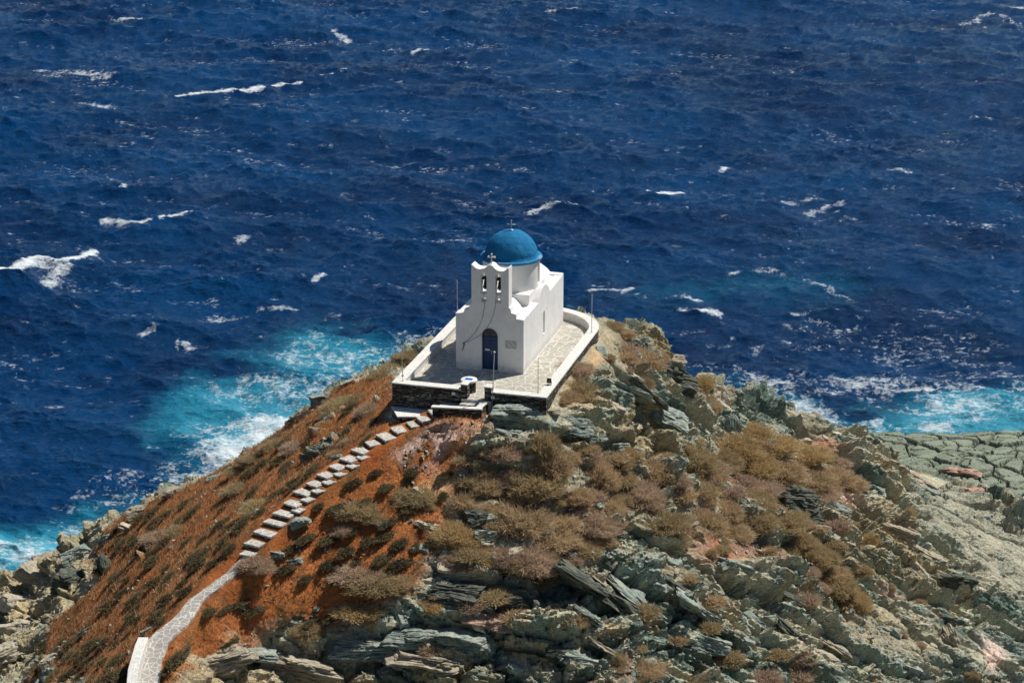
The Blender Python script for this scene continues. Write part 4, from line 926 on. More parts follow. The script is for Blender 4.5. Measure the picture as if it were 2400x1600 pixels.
BOULD = [  # px, py, half width px, half height px, depth factor, mat, tilt(deg, + dips right), yaw, strata, label, name
 (1205,968,62,22,1.1,'g',4,10,.16,"broad flat slab of pale green schist bulging below the front right terrace wall","rock_slab"),
 (1172,985,40,14,1,'g',6,30,.10,"thin green rock ledge under the pale slab below the terrace","rock_ledge"),
 (1180,1028,44,24,1,'g',12,-20,.12,"dark-fronted green rock ledge above the big scrub below the terrace corner","rock_ledge"),
 (1290,968,24,10,1,'t',0,0,.12,"brownish flat stone at the foot of the terrace's right corner","flat_stone"),
 (1345,1005,48,26,1,'g',10,20,.2,"rounded grey-green outcrop under the bush beside the terrace","rock_outcrop"),
 (1382,1030,34,20,1,'g',18,40,.15,"green-topped block right of the rounded outcrop","rock_block"),
 (1430,990,32,34,1,'t',20,0,.22,"knobbly tan crag between two dark clefts","rock_crag"),
 (1450,1040,34,18,1,'g',14,60,.15,"light green ledge at the foot of the tan crag","rock_ledge"),
 (1465,912,62,28,1.1,'g',30,15,.12,"long green crag dipping right above the dark cleft","rock_crag"),
 (1450,945,34,30,1,'g',25,50,.14,"stubby green pillar on the left of the dark cleft","rock_pillar"),
 (1515,925,36,26,1,'d',45,0,.1,"dark splintered rock just right of the green crag","splintered_rock"),
 (1580,915,52,42,1.2,'d',25,20,.09,"shaggy layered dark crag below the crest shrubs","layered_crag"),
 (1560,975,52,34,1.1,'g',28,-10,.08,"finely layered green crag under the shaggy one","layered_crag"),
 (1600,1005,38,26,1,'d',30,30,.08,"lower dark end of the layered crag","layered_crag"),
 (1572,800,32,14,1,'t',15,0,.12,"tan ledge on the skyline behind the terrace","rock_ledge"),
 (1510,783,40,10,1,'w',14,0,.1,"pale flat ledge on the skyline right of the parapet","rock_ledge"),
 (1425,748,28,7,1,'g',8,0,.1,"small flat green ledge at the skyline next to the rear flagpole","rock_ledge"),
 (1575,835,28,26,1,'t',12,10,.09,"stepped tan cliff edge on the skyline against the sea","cliff_edge"),
 (1590,866,30,9,1,'g',12,0,.08,"thin green shelf jutting over the sea on the skyline","rock_shelf"),
 (1692,925,30,27,1.2,'w',20,0,.7,"smooth pale boulder on the crest right of the shrub strip","pale_boulder"),
 (1726,918,26,24,1,'d',48,0,.12,"dark pointed rock behind the smooth pale boulder","pointed_rock"),
 (1752,942,50,26,1,'g',40,10,.12,"long green block dipping right along the crest","rock_block"),
 (1708,962,34,18,1,'w',35,0,.2,"angular pale block below the smooth boulder","angular_block"),
 (1706,998,28,28,1,'g',80,10,.07,"upright ribbed green slab standing below the pale boulders","ribbed_slab"),
 (1800,968,26,20,1,'g',40,20,.12,"jagged green rock midway along the right crest","jagged_rock"),
 (1845,1032,46,18,1,'g',45,10,.1,"ragged green rib running down to the golden scrub","rock_rib"),
 (1880,985,34,14,1,'t',10,0,.12,"tan broken rock on the crest left of the surf","broken_rock"),
 (1925,990,44,12,1,'w',14,0,.12,"long pale ledge on the crest in front of the surf","rock_ledge"),
 (1815,1010,28,18,1,'w',35,0,.15,"pale jointed block beside the ragged green rib","jointed_block"),
 (2015,992,24,22,1,'t',20,0,.16,"tan peaked rock standing up against the white surf","peaked_rock"),
 (2040,1020,28,22,1,'g',25,20,.14,"dark rock leaning on the right of the tan peak","leaning_rock"),
 (2068,1055,34,30,1,'t',12,10,.10,"layered tan bluff above the cracked green shelf","rock_bluff"),
 (2000,1045,28,18,1,'g',25,0,.12,"grey-green block in front of the tan peak","rock_block"),
 (1892,1036,11,9,1,'w',10,0,.3,"small white triangular stone on the red soil","white_stone"),
 (1932,1031,9,8,1,'w',30,0,.3,"small squarish white stone right of the red soil","white_stone"),
 (1862,1185,56,50,1.1,'d',14,25,.10,"big dark layered boulder half buried in the golden scrub","layered_boulder"),
 (1955,1196,34,24,1,'g',20,10,.14,"grey-green block touching the big dark boulder's right side","rock_block"),
 (1970,1272,38,22,1.1,'t',28,0,.35,"smooth pale tan wedge below the big dark boulder","tan_wedge"),
 (1922,1252,22,22,1,'t',20,20,.3,"small tan block left of the pale wedge","tan_block"),
 (2048,1140,32,18,1,'g',20,0,.12,"dark undercut ledge right of the golden scrub","undercut_ledge"),
 (2075,1110,48,16,1,'t',14,10,.1,"tan overhanging ledge above a black hollow","overhanging_ledge"),
 (2150,1125,58,24,1.1,'t',30,0,.16,"massive tan block dipping right over the pale slope","massive_block"),
 (2180,1160,36,24,1,'g',30,20,.12,"dark broken end of the massive tan block","broken_block"),
 (2105,1215,40,34,1,'t',12,10,.08,"thin-layered tan tower on the right slope","layered_tower"),
 (2110,1268,44,36,1,'t',16,-10,.09,"lower half of the thin-layered tower","layered_tower"),
 (2185,1300,50,22,1.1,'t',28,0,.13,"tan ledge with a sharp shaded edge right of the tower","shaded_ledge"),
 (2225,1345,46,22,1,'t',24,10,.13,"second tan ledge stepping down to the right","stepped_ledge"),
 (2245,1385,48,26,1,'d',14,10,.08,"dark layered rock beneath the stepped tan ledges","layered_rock"),
 (2155,1345,26,24,1,'w',50,0,.25,"pale upright flake between the tower and the ledges","upright_flake"),
 (2205,1452,38,30,1,'d',20,20,.12,"brown-black block with a dusty top on the lower right slope","dusty_block"),
 (2228,1498,22,28,1,'t',60,0,.12,"ribbed brown fin below the dusty block","brown_fin"),
 (2262,1115,44,13,1,'p',8,0,.15,"pink knobbly ridge at the edge of the cracked shelf","pink_ridge"),
 (2282,1150,34,18,1,'p',6,30,.15,"pink lump just below the pink ridge","pink_lump"),
 (2125,1562,38,26,1,'g',30,0,.16,"light green block near the bottom edge on the right","rock_block"),
 (2075,1470,18,14,1,'g',20,0,.14,"small light green stone above the bottom right block","green_stone"),
 (1860,1405,34,26,1,'d',30,20,.1,"dark outcrop with an orange stain left of the long scrub strip","stained_outcrop"),
 (1850,1490,40,30,1,'d',40,0,.1,"dark craggy rib low on the right","craggy_rib"),
 (1955,1500,44,16,1,'t',30,0,.12,"tan-lipped ledge over a dark hollow low on the right","lipped_ledge"),
 (1930,1555,48,24,1,'t',20,0,.1,"banded tan outcrop at the bottom right of centre","banded_outcrop"),
 (1775,1440,40,26,1,'g',40,0,.12,"green crag in the middle of the lower rocks","green_crag"),
 (1720,1350,40,20,1,'g',20,10,.12,"pale green slab at the edge of the red soil strip","green_slab"),
 (1640,1430,44,30,1,'g',38,10,.12,"blue-green block field above the dark overhang","green_block"),
 (1660,1500,46,30,1,'g',20,0,.13,"blue-green overhanging block near the bottom centre right","overhanging_block"),
 (1590,1380,40,24,1,'d',35,0,.1,"dark ragged rock right of the long tilted slab","ragged_rock"),
 (1390,1392,84,44,1.1,'d',38,18,.09,"large tilted slab with a dark underside and rusty upper edge","tilted_slab"),
 (1425,1368,66,12,1,'t',40,12,.1,"rusty-brown upper edge stone lying on the large tilted slab","edge_stone"),
 (1492,1388,62,16,1,'g',40,10,.09,"long narrow slab lying parallel to the large tilted one","narrow_slab"),
 (1395,1468,56,18,1,'g',40,5,.09,"green slab below the large tilted slab","green_slab"),
 (1425,1525,52,14,1,'t',38,5,.09,"rusty striped slab near the bottom centre","striped_slab"),
 (1310,1535,34,18,1,'d',6,0,.1,"split dark green block near the bottom edge","split_block"),
 (1360,1570,48,20,1,'g',12,0,.1,"smooth green ledge at the bottom edge","green_ledge"),
 (1340,1340,38,14,1,'g',14,0,.1,"flat dark green rock under the red soil patch","flat_rock"),
 (1150,1455,64,18,1,'p',8,8,.09,"reddish overhanging ledge with a black shadow beneath","reddish_ledge"),
 (1190,1400,44,16,1,'d',4,0,.09,"dark layered step right of the small bushes","layered_step"),
 (1055,1392,70,26,1.2,'d',8,0,.08,"wide dark layered ledge below the golden shrubs","wide_ledge"),
 (1107,1225,28,38,1,'d',8,20,.16,"dark upright ledge block cutting through the scrub","upright_block"),
 (1132,1262,32,20,1,'g',10,30,.13,"angular green block at the foot of the upright ledge","angular_block"),
 (1152,1225,16,18,1,'g',20,0,.2,"small lichen-green stone beside the upright ledge","lichen_stone"),
 (1190,1165,22,16,1,'g',10,0,.13,"green rock between two brown scrub domes","green_rock"),
 (1090,1120,20,22,1,'g',30,0,.13,"narrow green rib on the left edge of the scrub","green_rib"),
 (1090,1500,70,26,1.1,'g',6,0,.08,"broad layered green ledge low in the centre","layered_ledge"),
 (980,1495,74,26,1.1,'g',4,10,.08,"weathered layered shelf in the lower centre","weathered_shelf"),
 (860,1520,80,26,1.1,'g',0,0,.08,"long layered shelf left of the lower centre","layered_shelf"),
 (1000,1560,90,22,1.1,'t',8,0,.08,"tan banded ledge at the bottom centre","banded_ledge"),
 (690,1560,80,28,1.1,'t',10,0,.09,"tan ledge over a deep black hollow at the bottom","hollow_ledge"),
 (520,1560,66,34,1.1,'t',-12,0,.09,"striped buff bluff right of the path foot","striped_bluff"),
 (580,1530,60,14,1.2,'g',4,0,.09,"flat roof rock above the striped bluff","roof_rock"),
 (750,1068,30,16,1,'g',25,30,.12,"lone jagged slate casting a long shadow left of the steps","jagged_slate"),
 (790,1082,14,10,1,'g',-20,0,.12,"small slate between the lone jagged one and a brown dome","small_slate"),
 (693,1245,30,18,1,'g',-20,20,.4,"lichen-covered green stone right of the steps","lichen_stone"),
 (350,1474,20,9,1,'w',-20,20,.3,"pale flat stone at the head of the low wall","pale_stone"),
 (758,937,34,18,1.1,'g',-4,0,.08,"layered grey rock jutting over the surf left of the terrace","jutting_rock"),
 (722,972,24,16,1,'w',-20,0,.12,"pale broken rock on the edge above the turquoise water","broken_rock"),
 (856,868,16,12,1,'g',-10,0,.12,"small grey rock on the left skyline nearest the terrace","skyline_rock"),
 (818,902,22,11,1,'w',-20,0,.12,"small pale rock on the left skyline","skyline_rock"),
 (545,1088,20,9,1,'w',-25,0,.15,"pale stone on the skyline above dark water","skyline_stone"),
 (505,1118,26,9,1,'g',-20,0,.12,"flat grey stones on the skyline at the orange slope's edge","flat_stone"),
 (418,1150,30,11,1,'t',-12,0,.14,"flat tan rock on the left skyline","tan_rock"),
 (322,1202,28,18,1.1,'t',-8,10,.3,"chunky tan block overhanging the orange slope's seaward edge","chunky_block"),
 (300,1240,18,14,1,'w',30,0,.2,"white-streaked stone under the chunky tan block","streaked_stone"),
 (252,1265,22,18,1,'g',-20,10,.2,"dark wedge of rock with an orange-lichened side","dark_wedge"),
 (230,1238,24,14,1,'w',-30,0,.3,"smooth pale stone near the left shore","smooth_stone"),
 (118,1302,54,22,1.2,'t',-14,10,.14,"overhanging tan slab pointing at the turquoise water","overhanging_slab"),
 (180,1310,34,26,1.2,'g',-10,20,.2,"green-grey block joined to the overhanging slab","shore_block"),
 (95,1360,48,34,1.2,'t',20,-20,.14,"folded tan rock at the water's edge","folded_rock"),
 (165,1370,34,36,1.2,'d',10,0,.2,"dark cleft rock behind the folded tan one","cleft_rock"),
 (60,1425,60,22,1.2,'w',0,0,.5,"broad smooth pale shoulder of rock on the left edge","pale_shoulder"),
 (92,1465,24,20,1,'d',30,0,.2,"dark green boulder beside the pale shoulder","green_boulder"),
 (40,1490,44,20,1.2,'w',-10,0,.4,"lower pale rock at the left edge","pale_rock"),
 (20,1545,44,22,1.2,'w',-10,30,.3,"cream rock in the bottom left corner","cream_rock"),
 (245,1340,14,34,1,'d',80,0,.12,"thin dark upright rib in the orange slope","upright_rib"),
 (205,1480,24,14,1,'g',-30,0,.12,"small green outcrop in the lower orange slope","green_outcrop"),
 (115,1560,20,20,1,'w',-20,0,.2,"knobbly pale rock near the bottom left corner","knobbly_rock"),
 (1005,1235,34,13,1,'w',16,0,.12,"light flat rocks where the worn trail meets the scrub","trail_rock"),
 (930,1375,30,12,1,'t',20,10,.14,"tan wedge under the mauve scrub right of centre","mauve_wedge"),
 (640,1310,26,12,1,'g',10,0,.12,"broken greenish stones in the red slope","broken_stone"),
 (690,1315,20,9,1,'g',-5,0,.12,"small grey stone right of the broken greenish ones","grey_stone"),
]
bh = ground_hits([(b[0], b[1]) for b in BOULD])
for k, (px, py, rx, ry, dp_, mt, tilt, yaw, stt, lab, nm) in enumerate(BOULD):
    p = bh[k]; D = math.hypot(p[1], 40 - p[2]); s = D / FPX
    a, b_ = rx * s * 1.12, ry * s * 1.12
    tl = D2R(tilt)
    # extents along the layers / across them so that the tilted block covers rx by ry
    c, s_ = abs(math.cos(tl)), abs(math.sin(tl))
    if abs(tilt) < 60:
        lz = max((b_ * 1.0 - a * s_ * .55), b_ * .42); lx = a / (c + .0) * .98
    else: lz, lx = a, b_
    ly = max(lx * .55, lz) * dp_
    o = make_rock(nm, lx, ly, lz, 100 + k, RM[mt], stt * max(lx, lz) * 1.3)
    o.rotation_euler = (D2R(-12 + 8 * math.sin(k * 2.3)), tl, D2R(yaw))
    g0 = float(gz(p[0], p[1])); base = max(min(g0, p[2] + .6), p[2] - .5)
    o.location = (p[0], p[1] + ly * .35, base - lz * .10)
    tag(o, lab, "rock")

# loose stones: individuals sharing six shapes
protos = [make_rock("loose_stone", *q_, 300 + i, m_, .12, n=9) for i, (q_, m_) in enumerate([((.5, .35, .18), M_rockg), ((.4, .35, .25), M_rockg), ((.55, .3, .12), M_rockt), ((.4, .3, .28), M_rockd), ((.6, .35, .15), M_rockw), ((.42, .32, .22), M_rockg)])]
areas = [(1230,1050,1500,1330,30,"on the dusty ground below the terrace"),(1400,1230,1800,1600,45,"among the lower green rocks"),(1850,1200,2350,1600,50,"scattered down the far right slope"),(1240,820,1640,1040,30,"on the slope right of the terrace"),
         (250,1150,1000,1500,34,"in the orange grass"),(850,1150,1300,1600,30,"on the ledges at the bottom centre")]
k = 0
for x0, y0, x1, y1, cnt, where in areas:
    H_ = ground_hits([(random.uniform(x0, x1), random.uniform(y0, y1)) for _ in range(cnt)])
    for p in H_:
        u, v = to_uv(p[0], p[1])
        if -6 < u < 2.7 and -6 < v < 10.3: continue
        if grid_at(dp, p[0], p[1]) < .8: continue
        pr = protos[k % 6]; o = pr if k < 6 else pr.copy()
        if k >= 6: COL.objects.link(o)
        k += 1
        s = random.uniform(.35, 1.0) * (.45 if where == 'in the orange grass' else 1); o.scale = (s, s, s * random.uniform(.7, 1.2)); o.location = (p[0], p[1], float(gz(p[0], p[1])) + .03 * s)
        o.rotation_euler = (random.uniform(-.4, .4), random.uniform(.0, .7), random.uniform(0, 6.28))
        tag(o, "loose schist stone " + where, "stone", "loose schist stones " + where)

# scree: uncountable chips
def scree(n_):
    X_, Y_ = [], []
    ii = rng.integers(0, nx * ny, n_ * 12); xx = X.ravel()[ii]; yy = Y.ravel()[ii]
    w = (np.maximum(np.maximum(DT, .5 * rock), np.maximum(SB * .8, TN * .5)) * (1 - SH) + .06 * G + .5 * PK + .3 * RD).ravel()[ii] * (fbm(xx, yy, xx * 0, 1.6, 3, .6, 44.) * 1.4 + .5) * (calm.ravel()[ii] > .5) * (PZ.ravel()[ii] > -24) * (yy > 88) * (yy < 140) * (np.abs(xx) < 36)
    sel = rng.random(len(ii)) < w; ii = ii[sel][:n_]; m = len(ii)
    c = TV[ii] + rng.normal(size=(m, 3)) * .04; s = .035 + .11 * rng.random(m) ** 3.0
    base = np.array([(1, 0, 0), (-.3, .9, .1), (-.8, -.5, 0), (.1, -.9, -.1), (0, .1, .5), (0, 0, -.5)])
    fc = np.array([(0, 1, 4), (1, 2, 4), (2, 3, 4), (3, 0, 4), (1, 0, 5), (2, 1, 5), (3, 2, 5), (0, 3, 5)])
    an = rng.random(m) * 6.28; tx = rng.normal(size=m) * .4 + .3
    B_ = base[None] * (1 + .35 * rng.normal(size=(m, 6, 3))) * s[:, None, None] * np.array([1.2, .8, .8])
    ca, sa = np.cos(an)[:, None], np.sin(an)[:, None]; x = B_[..., 0] * ca - B_[..., 1] * sa; y = B_[..., 0] * sa + B_[..., 1] * ca; z = B_[..., 2]
    ct, st2 = np.cos(tx)[:, None], np.sin(tx)[:, None]; x2 = x * ct + z * st2; z2 = -x * st2 + z * ct
    P = np.stack([x2, y, z2], -1) + c[:, None, :]
    Fc = (fc[None] + (np.arange(m) * 6)[:, None, None]).reshape(-1, 3)
    o = new_mesh("scree", P.reshape(-1, 3), Fc, LM['s']); tag(o, "scattered chips of pale green and tan schist over the slopes", "scree", kind='stuff')
scree(60000)

# ------------------------------------------------------------------ vegetation
def make_shrub(seed, n_, matl, name="scrub_bush", up=.55, leaf=.035, stretch=0.0, heart=True):
    """a dome of short twigs and leaf clusters, radius about 1"""
    g = np.random.default_rng(seed)
    d = g.normal(size=(n_, 3)); d[:, 2] = np.abs(d[:, 2]) * .9 - .12; d /= np.linalg.norm(d, axis=1)[:, None]
    lump = .76 + .30 * fbm(d[:, 0] * 1 + seed, d[:, 1], d[:, 2], .55, 3, .6) + .16 * fbm(d[:, 0] + seed, d[:, 1] + 5, d[:, 2], .22, 2, .5)
    r = lump * (1 - (.32 if heart else .95) * g.random(n_) ** (1.6 if heart else 1.1))
    fz = g.random(n_) < (.16 if heart else .0); r = np.where(fz, lump * g.uniform(1.0, 1.22, n_), r)
    c = d * r[:, None]; c[:, 2] *= up
    ax = d + g.normal(size=(n_, 3)) * .45 + np.array([stretch, stretch * .6, .25]); ax /= np.linalg.norm(ax, axis=1)[:, None]
    sd = np.cross(ax, g.normal(size=(n_, 3))); sd /= np.linalg.norm(sd, axis=1)[:, None]
    ln = (leaf * (1.2 + 1.6 * g.random(n_)) * np.where(fz, 2.6, 1))[:, None]; wd_ = (leaf * (.35 + .45 * g.random(n_)) * np.where(fz, .7, 1))[:, None]
    P = np.stack([c - ax * ln * .5 - sd * wd_, c - ax * ln * .5 + sd * wd_, c + ax * ln * 1.0 + sd * wd_ * .3, c + ax * ln * 1.0 - sd * wd_ * .3], 1).reshape(-1, 3)
    Fc = np.arange(n_ * 4).reshape(-1, 4)
    sh = np.clip(.5 + .45 * fbm(c[:, 0] + seed, c[:, 1], c[:, 2], .45, 3, .6) + .12 * g.normal(size=n_), 0, 1)
    if not heart: r0 = r; return new_mesh(name, P, Fc, matl, attrs=dict(shade=('FLOAT', np.repeat(sh, 4))))
    # woody heart so the crown is not see-through
    m = 14; th = np.linspace(0, 2 * math.pi, m + 1)[:-1]; hv = [(0, 0, up * .60)]; hf = []
    for i, (rr, zz) in enumerate(((.35, .52), (.58, .32), (.66, .0), (.6, -.3))):
        for t in th: hv.append((rr * math.cos(t), rr * math.sin(t), zz * up))
    nb = len(P); hv = np.array(hv)
    q4 = [(nb + 1 + i * m + k_, nb + 1 + i * m + (k_ + 1) % m, nb + 1 + (i + 1) * m + (k_ + 1) % m, nb + 1 + (i + 1) * m + k_)[::-1] for i in range(3) for k_ in range(m)]
    q4 += [(nb, nb + 1 + k_, nb + 1 + (k_ + 1) % m, nb) for k_ in range(0)]
    P = np.concatenate([P, hv]); Fc = np.concatenate([Fc, np.array(q4)]); sh = np.concatenate([np.repeat(sh, 4), np.zeros(len(hv))])
    return new_mesh(name, P, Fc, matl, attrs=dict(shade=('FLOAT', sh)))
NAME = dict(b="brown_scrub_bush", o="olive_scrub_bush", y="golden_scrub_bush", m="mauve_scrub_bush")
SP = {t: [make_shrub(500 + 10 * i + j, 12500, LM[t], NAME[t], up=(.62, .5, .7)[j], leaf=.024) for j in range(3)] for i, t in enumerate('boym')}
used = set(); cnt_ = {}
CW = dict(b="brown", o="olive", y="golden", m="mauve")
SHR = [ # px, py, rx, ry, type, where
 (1355,905,44,40,'o',"dark olive bush hugging the terrace's right retaining wall"),(1320,937,22,14,'b',"small brown bush at the terrace's front right corner"),(1350,860,34,18,'m',"mauve twiggy bush above the dark olive one by the retaining wall"),(1330,925,30,20,'b',"rusty bush between the terrace corner and the dark olive bush"),
 (1275,1045,40,42,'o',"tall olive-brown bush below the flat green slab"),(1285,1090,46,40,'b',"brown bush directly under the tall olive-brown one"),(1258,1140,54,40,'o',"wide olive bush in the middle of the scrub belt"),(1170,1070,38,34,'m',"mauve-brown bush right of the worn trail"),(1195,1110,28,28,'m',"grey-mauve bush behind the narrow green rib"),
 (1140,1130,36,34,'b',"brown bush left of the green rib"),(1085,1168,36,34,'b',"brown bush where the orange slope ends"),(1215,1225,60,40,'b',"large brown bush right of the dark upright ledge"),(1230,1180,44,30,'b',"brown bush above the large one by the upright ledge"),(1065,1207,30,30,'o',"olive-brown bush on the left of the dark upright ledge"),
 (1065,1262,48,30,'y',"golden dome bush left of the angular green block"),(1115,1296,46,24,'y',"orange-tinged golden bush under the angular green block"),(1065,1312,28,22,'m',"dark purplish bush below the golden dome"),(1180,1308,30,24,'m',"mauve bush at the lower left of the scrub belt"),(1245,1322,58,36,'m',"broad mauve bush closing the scrub belt at the bottom"),
 (1350,1165,36,28,'b',"brown bush above the small red soil patch"),(1310,1218,38,22,'b',"low brown bush left of the red soil patch"),(1388,1235,46,28,'m',"pinkish-mauve dome bush right of the red soil patch"),(1285,1272,60,24,'b',"low spreading brown bush above the red patch"),(1340,1268,30,14,'b',"small brown bush on the red patch"),
 (1408,1108,46,44,'b',"round brown bush in the centre of the slope"),(1377,1062,24,20,'o',"small olive bush above the round brown one"),(1340,1076,20,18,'b',"little brown bush left of the small olive one"),(1467,1055,24,18,'y',"yellow-olive bush under the dark cleft"),(1492,1140,50,44,'m',"mauve-brown bush right of the round brown one"),
 (1530,1088,46,32,'b',"brown bush on the slope under the layered crag"),(1575,1128,34,26,'m',"mauve bush beside the slate scree"),(1518,1185,40,24,'m',"twiggy mauve bush low in the central group"),(1638,1155,30,22,'b',"round brown bush in the stony gap"),(1434,1195,34,24,'b',"brown bush between the two mauve ones"),
 (1548,1235,54,34,'o',"olive-brown bush above the pale scree"),(1600,1215,46,34,'m',"mauve-brown bush in the right-hand scrub group"),(1655,1215,46,34,'b',"brown bush in the right-hand scrub group"),(1708,1225,44,30,'b',"brown bush at the right end of the lower scrub group"),(1580,1258,30,20,'o',"dark olive bush at the bottom of the lower scrub group"),
 (1625,1075,46,32,'o',"olive bush at the left end of the golden scrub"),(1665,1100,34,34,'b',"brown bush below the left end of the golden scrub"),(1725,1045,48,36,'y',"golden bush high in the golden scrub"),(1690,1068,40,30,'o',"olive bush in the golden scrub"),(1760,1085,54,34,'y',"wide golden bush in the golden scrub"),
 (1648,900,22,22,'y',"golden bush on the crest at the top of the strip"),(1660,930,24,26,'y',"golden bush in the middle of the crest strip"),(1668,962,24,24,'b',"brown bush at the foot of the crest strip"),(1632,882,14,10,'b',"tiny rusty bush at the tip of the crest strip"),
 (1757,1010,38,20,'y',"golden bush under the long green crest block"),(1810,1055,50,28,'y',"golden bush right of the ragged green rib's foot"),(1892,1078,48,18,'y',"flat golden bush right of the red soil"),(1830,1100,54,32,'b',"brown bush in the right scrub bank"),(1895,1112,54,30,'b',"brown bush near the right end of the scrub bank"),
 (1950,1112,44,26,'b',"brown bush in the right end of the scrub bank"),(1990,1135,38,20,'b',"rusty bush at the far right tip of the scrub bank"),(1920,1150,40,20,'m',"pink-mauve bush right of the big dark boulder"),(1760,1138,50,30,'m',"mauve bush left of the big dark boulder"),(1810,1140,30,24,'m',"small mauve bush above the big dark boulder"),
 (1775,1185,40,30,'o',"olive bush on the left flank of the big dark boulder"),(1775,1225,40,30,'o',"olive bush under the left flank of the big dark boulder"),(1695,1185,40,26,'b',"brown bush left of the olive ones by the boulder"),(1835,1240,50,30,'o',"olive-brown bush directly below the big dark boulder"),(1885,1270,40,28,'o',"olive bush left of the small tan block"),
 (1915,1295,46,32,'o',"olive bush halfway down the long scrub strip"),(1950,1325,42,26,'b',"brown bush in the lower long scrub strip"),(1968,1355,40,26,'o',"olive bush in the lower long scrub strip"),(2000,1385,42,30,'y',"golden bush at the foot of the long scrub strip"),(1895,1335,24,16,'m',"small mauve bush left of the long scrub strip"),(1920,1358,22,14,'m',"small mauve bush at the strip's left foot"),
 (2132,1190,15,30,'y',"narrow golden bush in the gully left of the massive block"),(2040,1278,22,22,'y',"lone golden bush right of the tan wedge"),(2025,1345,18,16,'o',"small dark bush right of the long scrub strip"),
 (1342,1478,36,26,'b',"brown bush under the large tilted slab"),(1512,1555,42,30,'b',"brown bush near the bottom edge right of centre"),(1446,1552,20,18,'o',"dark green bush beside the brown one near the bottom edge"),(1140,1392,20,12,'b',"small brown bush on the dark layered ledge"),(1012,1422,26,20,'y',"golden-brown bush left of the reddish ledge"),
 (2158,1396,16,14,'b',"small brown bush between the dark rocks at right"),(2087,1380,14,12,'m',"little mauve bush below the layered tower"),(2158,1494,12,14,'m',"tiny mauve bush left of the brown fin"),(2117,1482,11,13,'b',"tiny brown bush on the lower right scree"),(2282,1566,16,11,'o',"small olive bush near the bottom right corner"),
 (1424,757,28,11,'o',"olive bush just outside the curved parapet"),(1459,778,26,11,'b',"brown bush further down the rear skyline"),(1500,812,30,22,'b',"rusty brown bush behind the terrace's far end"),(1428,834,15,12,'b',"single small brown bush on the bare green slope"),(1520,852,32,30,'b',"brown bush above the green crag"),(1545,830,22,20,'b',"brown bush on the crest above the tan cliff edge"),(1470,866,12,10,'m',"tiny mauve bush above the green crag"),(1508,885,22,18,'o',"olive bush rooted on the green crag"),
 (960,818,34,16,'o',"olive bush behind the left parapet near its middle"),(988,795,24,12,'b',"brown bush behind the left parapet farther back"),(925,850,30,16,'o',"olive bush left of the parapet's front half"),(900,872,28,14,'o',"olive bush by the small skyline rocks"),(815,930,38,24,'o',"olive-yellow bush at the edge above the surf"),(790,955,34,22,'o',"olive bush right of the jutting layered rock"),(868,955,30,24,'m',"grey-brown bush left of the retaining wall"),(845,925,24,16,'o',"olive bush under the left skyline"),
 (645,1040,36,18,'o',"olive bush on the seaward edge above bright surf"),(600,1072,38,20,'o',"olive bush on the seaward edge, lower"),(565,1098,32,16,'o',"olive bush at the seaward edge's lower end"),(692,1045,28,18,'m',"dark mauve bush near the lone jagged slate"),(812,1036,22,18,'b',"brown dome right of the lone jagged slate"),(791,1058,20,14,'b',"small dark brown dome beside the jagged slate"),
 (968,1165,44,20,'o',"olive cushion bush below the worn trail"),(825,1198,48,19,'o',"wide olive cushion bush right of the steps"),(868,1210,34,20,'o',"olive cushion bush touching the wide one"),(805,1240,26,15,'m',"small dark bush under the wide olive cushion"),(597,1352,36,24,'m',"large dark brown bush right of the path"),(850,1350,56,18,'m',"long mauve wind-combed bush in the lower slope"),(880,1378,60,26,'o',"dark olive bush under the long mauve one"),(935,1368,34,22,'b',"brown bush right of the long mauve one"),
 (837,1446,50,15,'y',"yellow-green cushion bush on a ledge lip"),(719,1476,34,22,'o',"olive-brown bush on the slope's lower lip"),(560,1143,34,18,'o',"olive bush high on the orange slope near the sea"),(610,1178,40,22,'o',"dark olive bush left of the steps' middle"),(418,1240,28,16,'o',"grey-olive bush in the middle of the left orange slope"),(372,1256,38,24,'m',"dark bush left of the grey-olive one"),(1005,1416,22,14,'b',"small brown bush left of the dark ledge"),(1066,1255,22,14,'b',"little brown bush behind the golden dome"),
 (1560,1050,24,14,'b',"small brown bush just under the layered crag"),(1000,1180,20,12,'o',"small olive bush at the trail's lower end"),
]
sh_hits = ground_hits([(s[0], min(s[1] + s[3] * .55, 1660)) for s in SHR])
grp = lambda px: "scrub bushes on the seaward left slope" if px < 1040 else ("scrub bushes on the central slope" if px < 1610 else "scrub bushes on the right-hand slope")
usedp = set()
for i, (px, py, rx, ry, t, lab) in enumerate(SHR):
    p = sh_hits[i]; s = math.hypot(p[1], 40 - p[2]) / FPX; pr = SP[t][i % 3]
    if pr.name in usedp: o = pr.copy(); COL.objects.link(o)
    else: o = pr; usedp.add(pr.name)
    r = rx * s * 1.42; h = max(ry * s * 1.35, r * .45)
    o.scale = (r, r * random.uniform(.75, 1.05), h * 1.35); o.rotation_euler = (0, 0, random.uniform(0, 6.28) if abs(rx - ry) < 16 else random.uniform(-.5, .5))
    o.location = (p[0], p[1] + r * .30, max(float(gz(p[0], p[1] + r * .3)), p[2] - .3) - .05 - .12 * r)
    tag(o, lab, "bush", grp(px))
for t in SP:
    for pr in SP[t]:
        if pr.name not in usedp: bpy.data.objects.remove(pr)

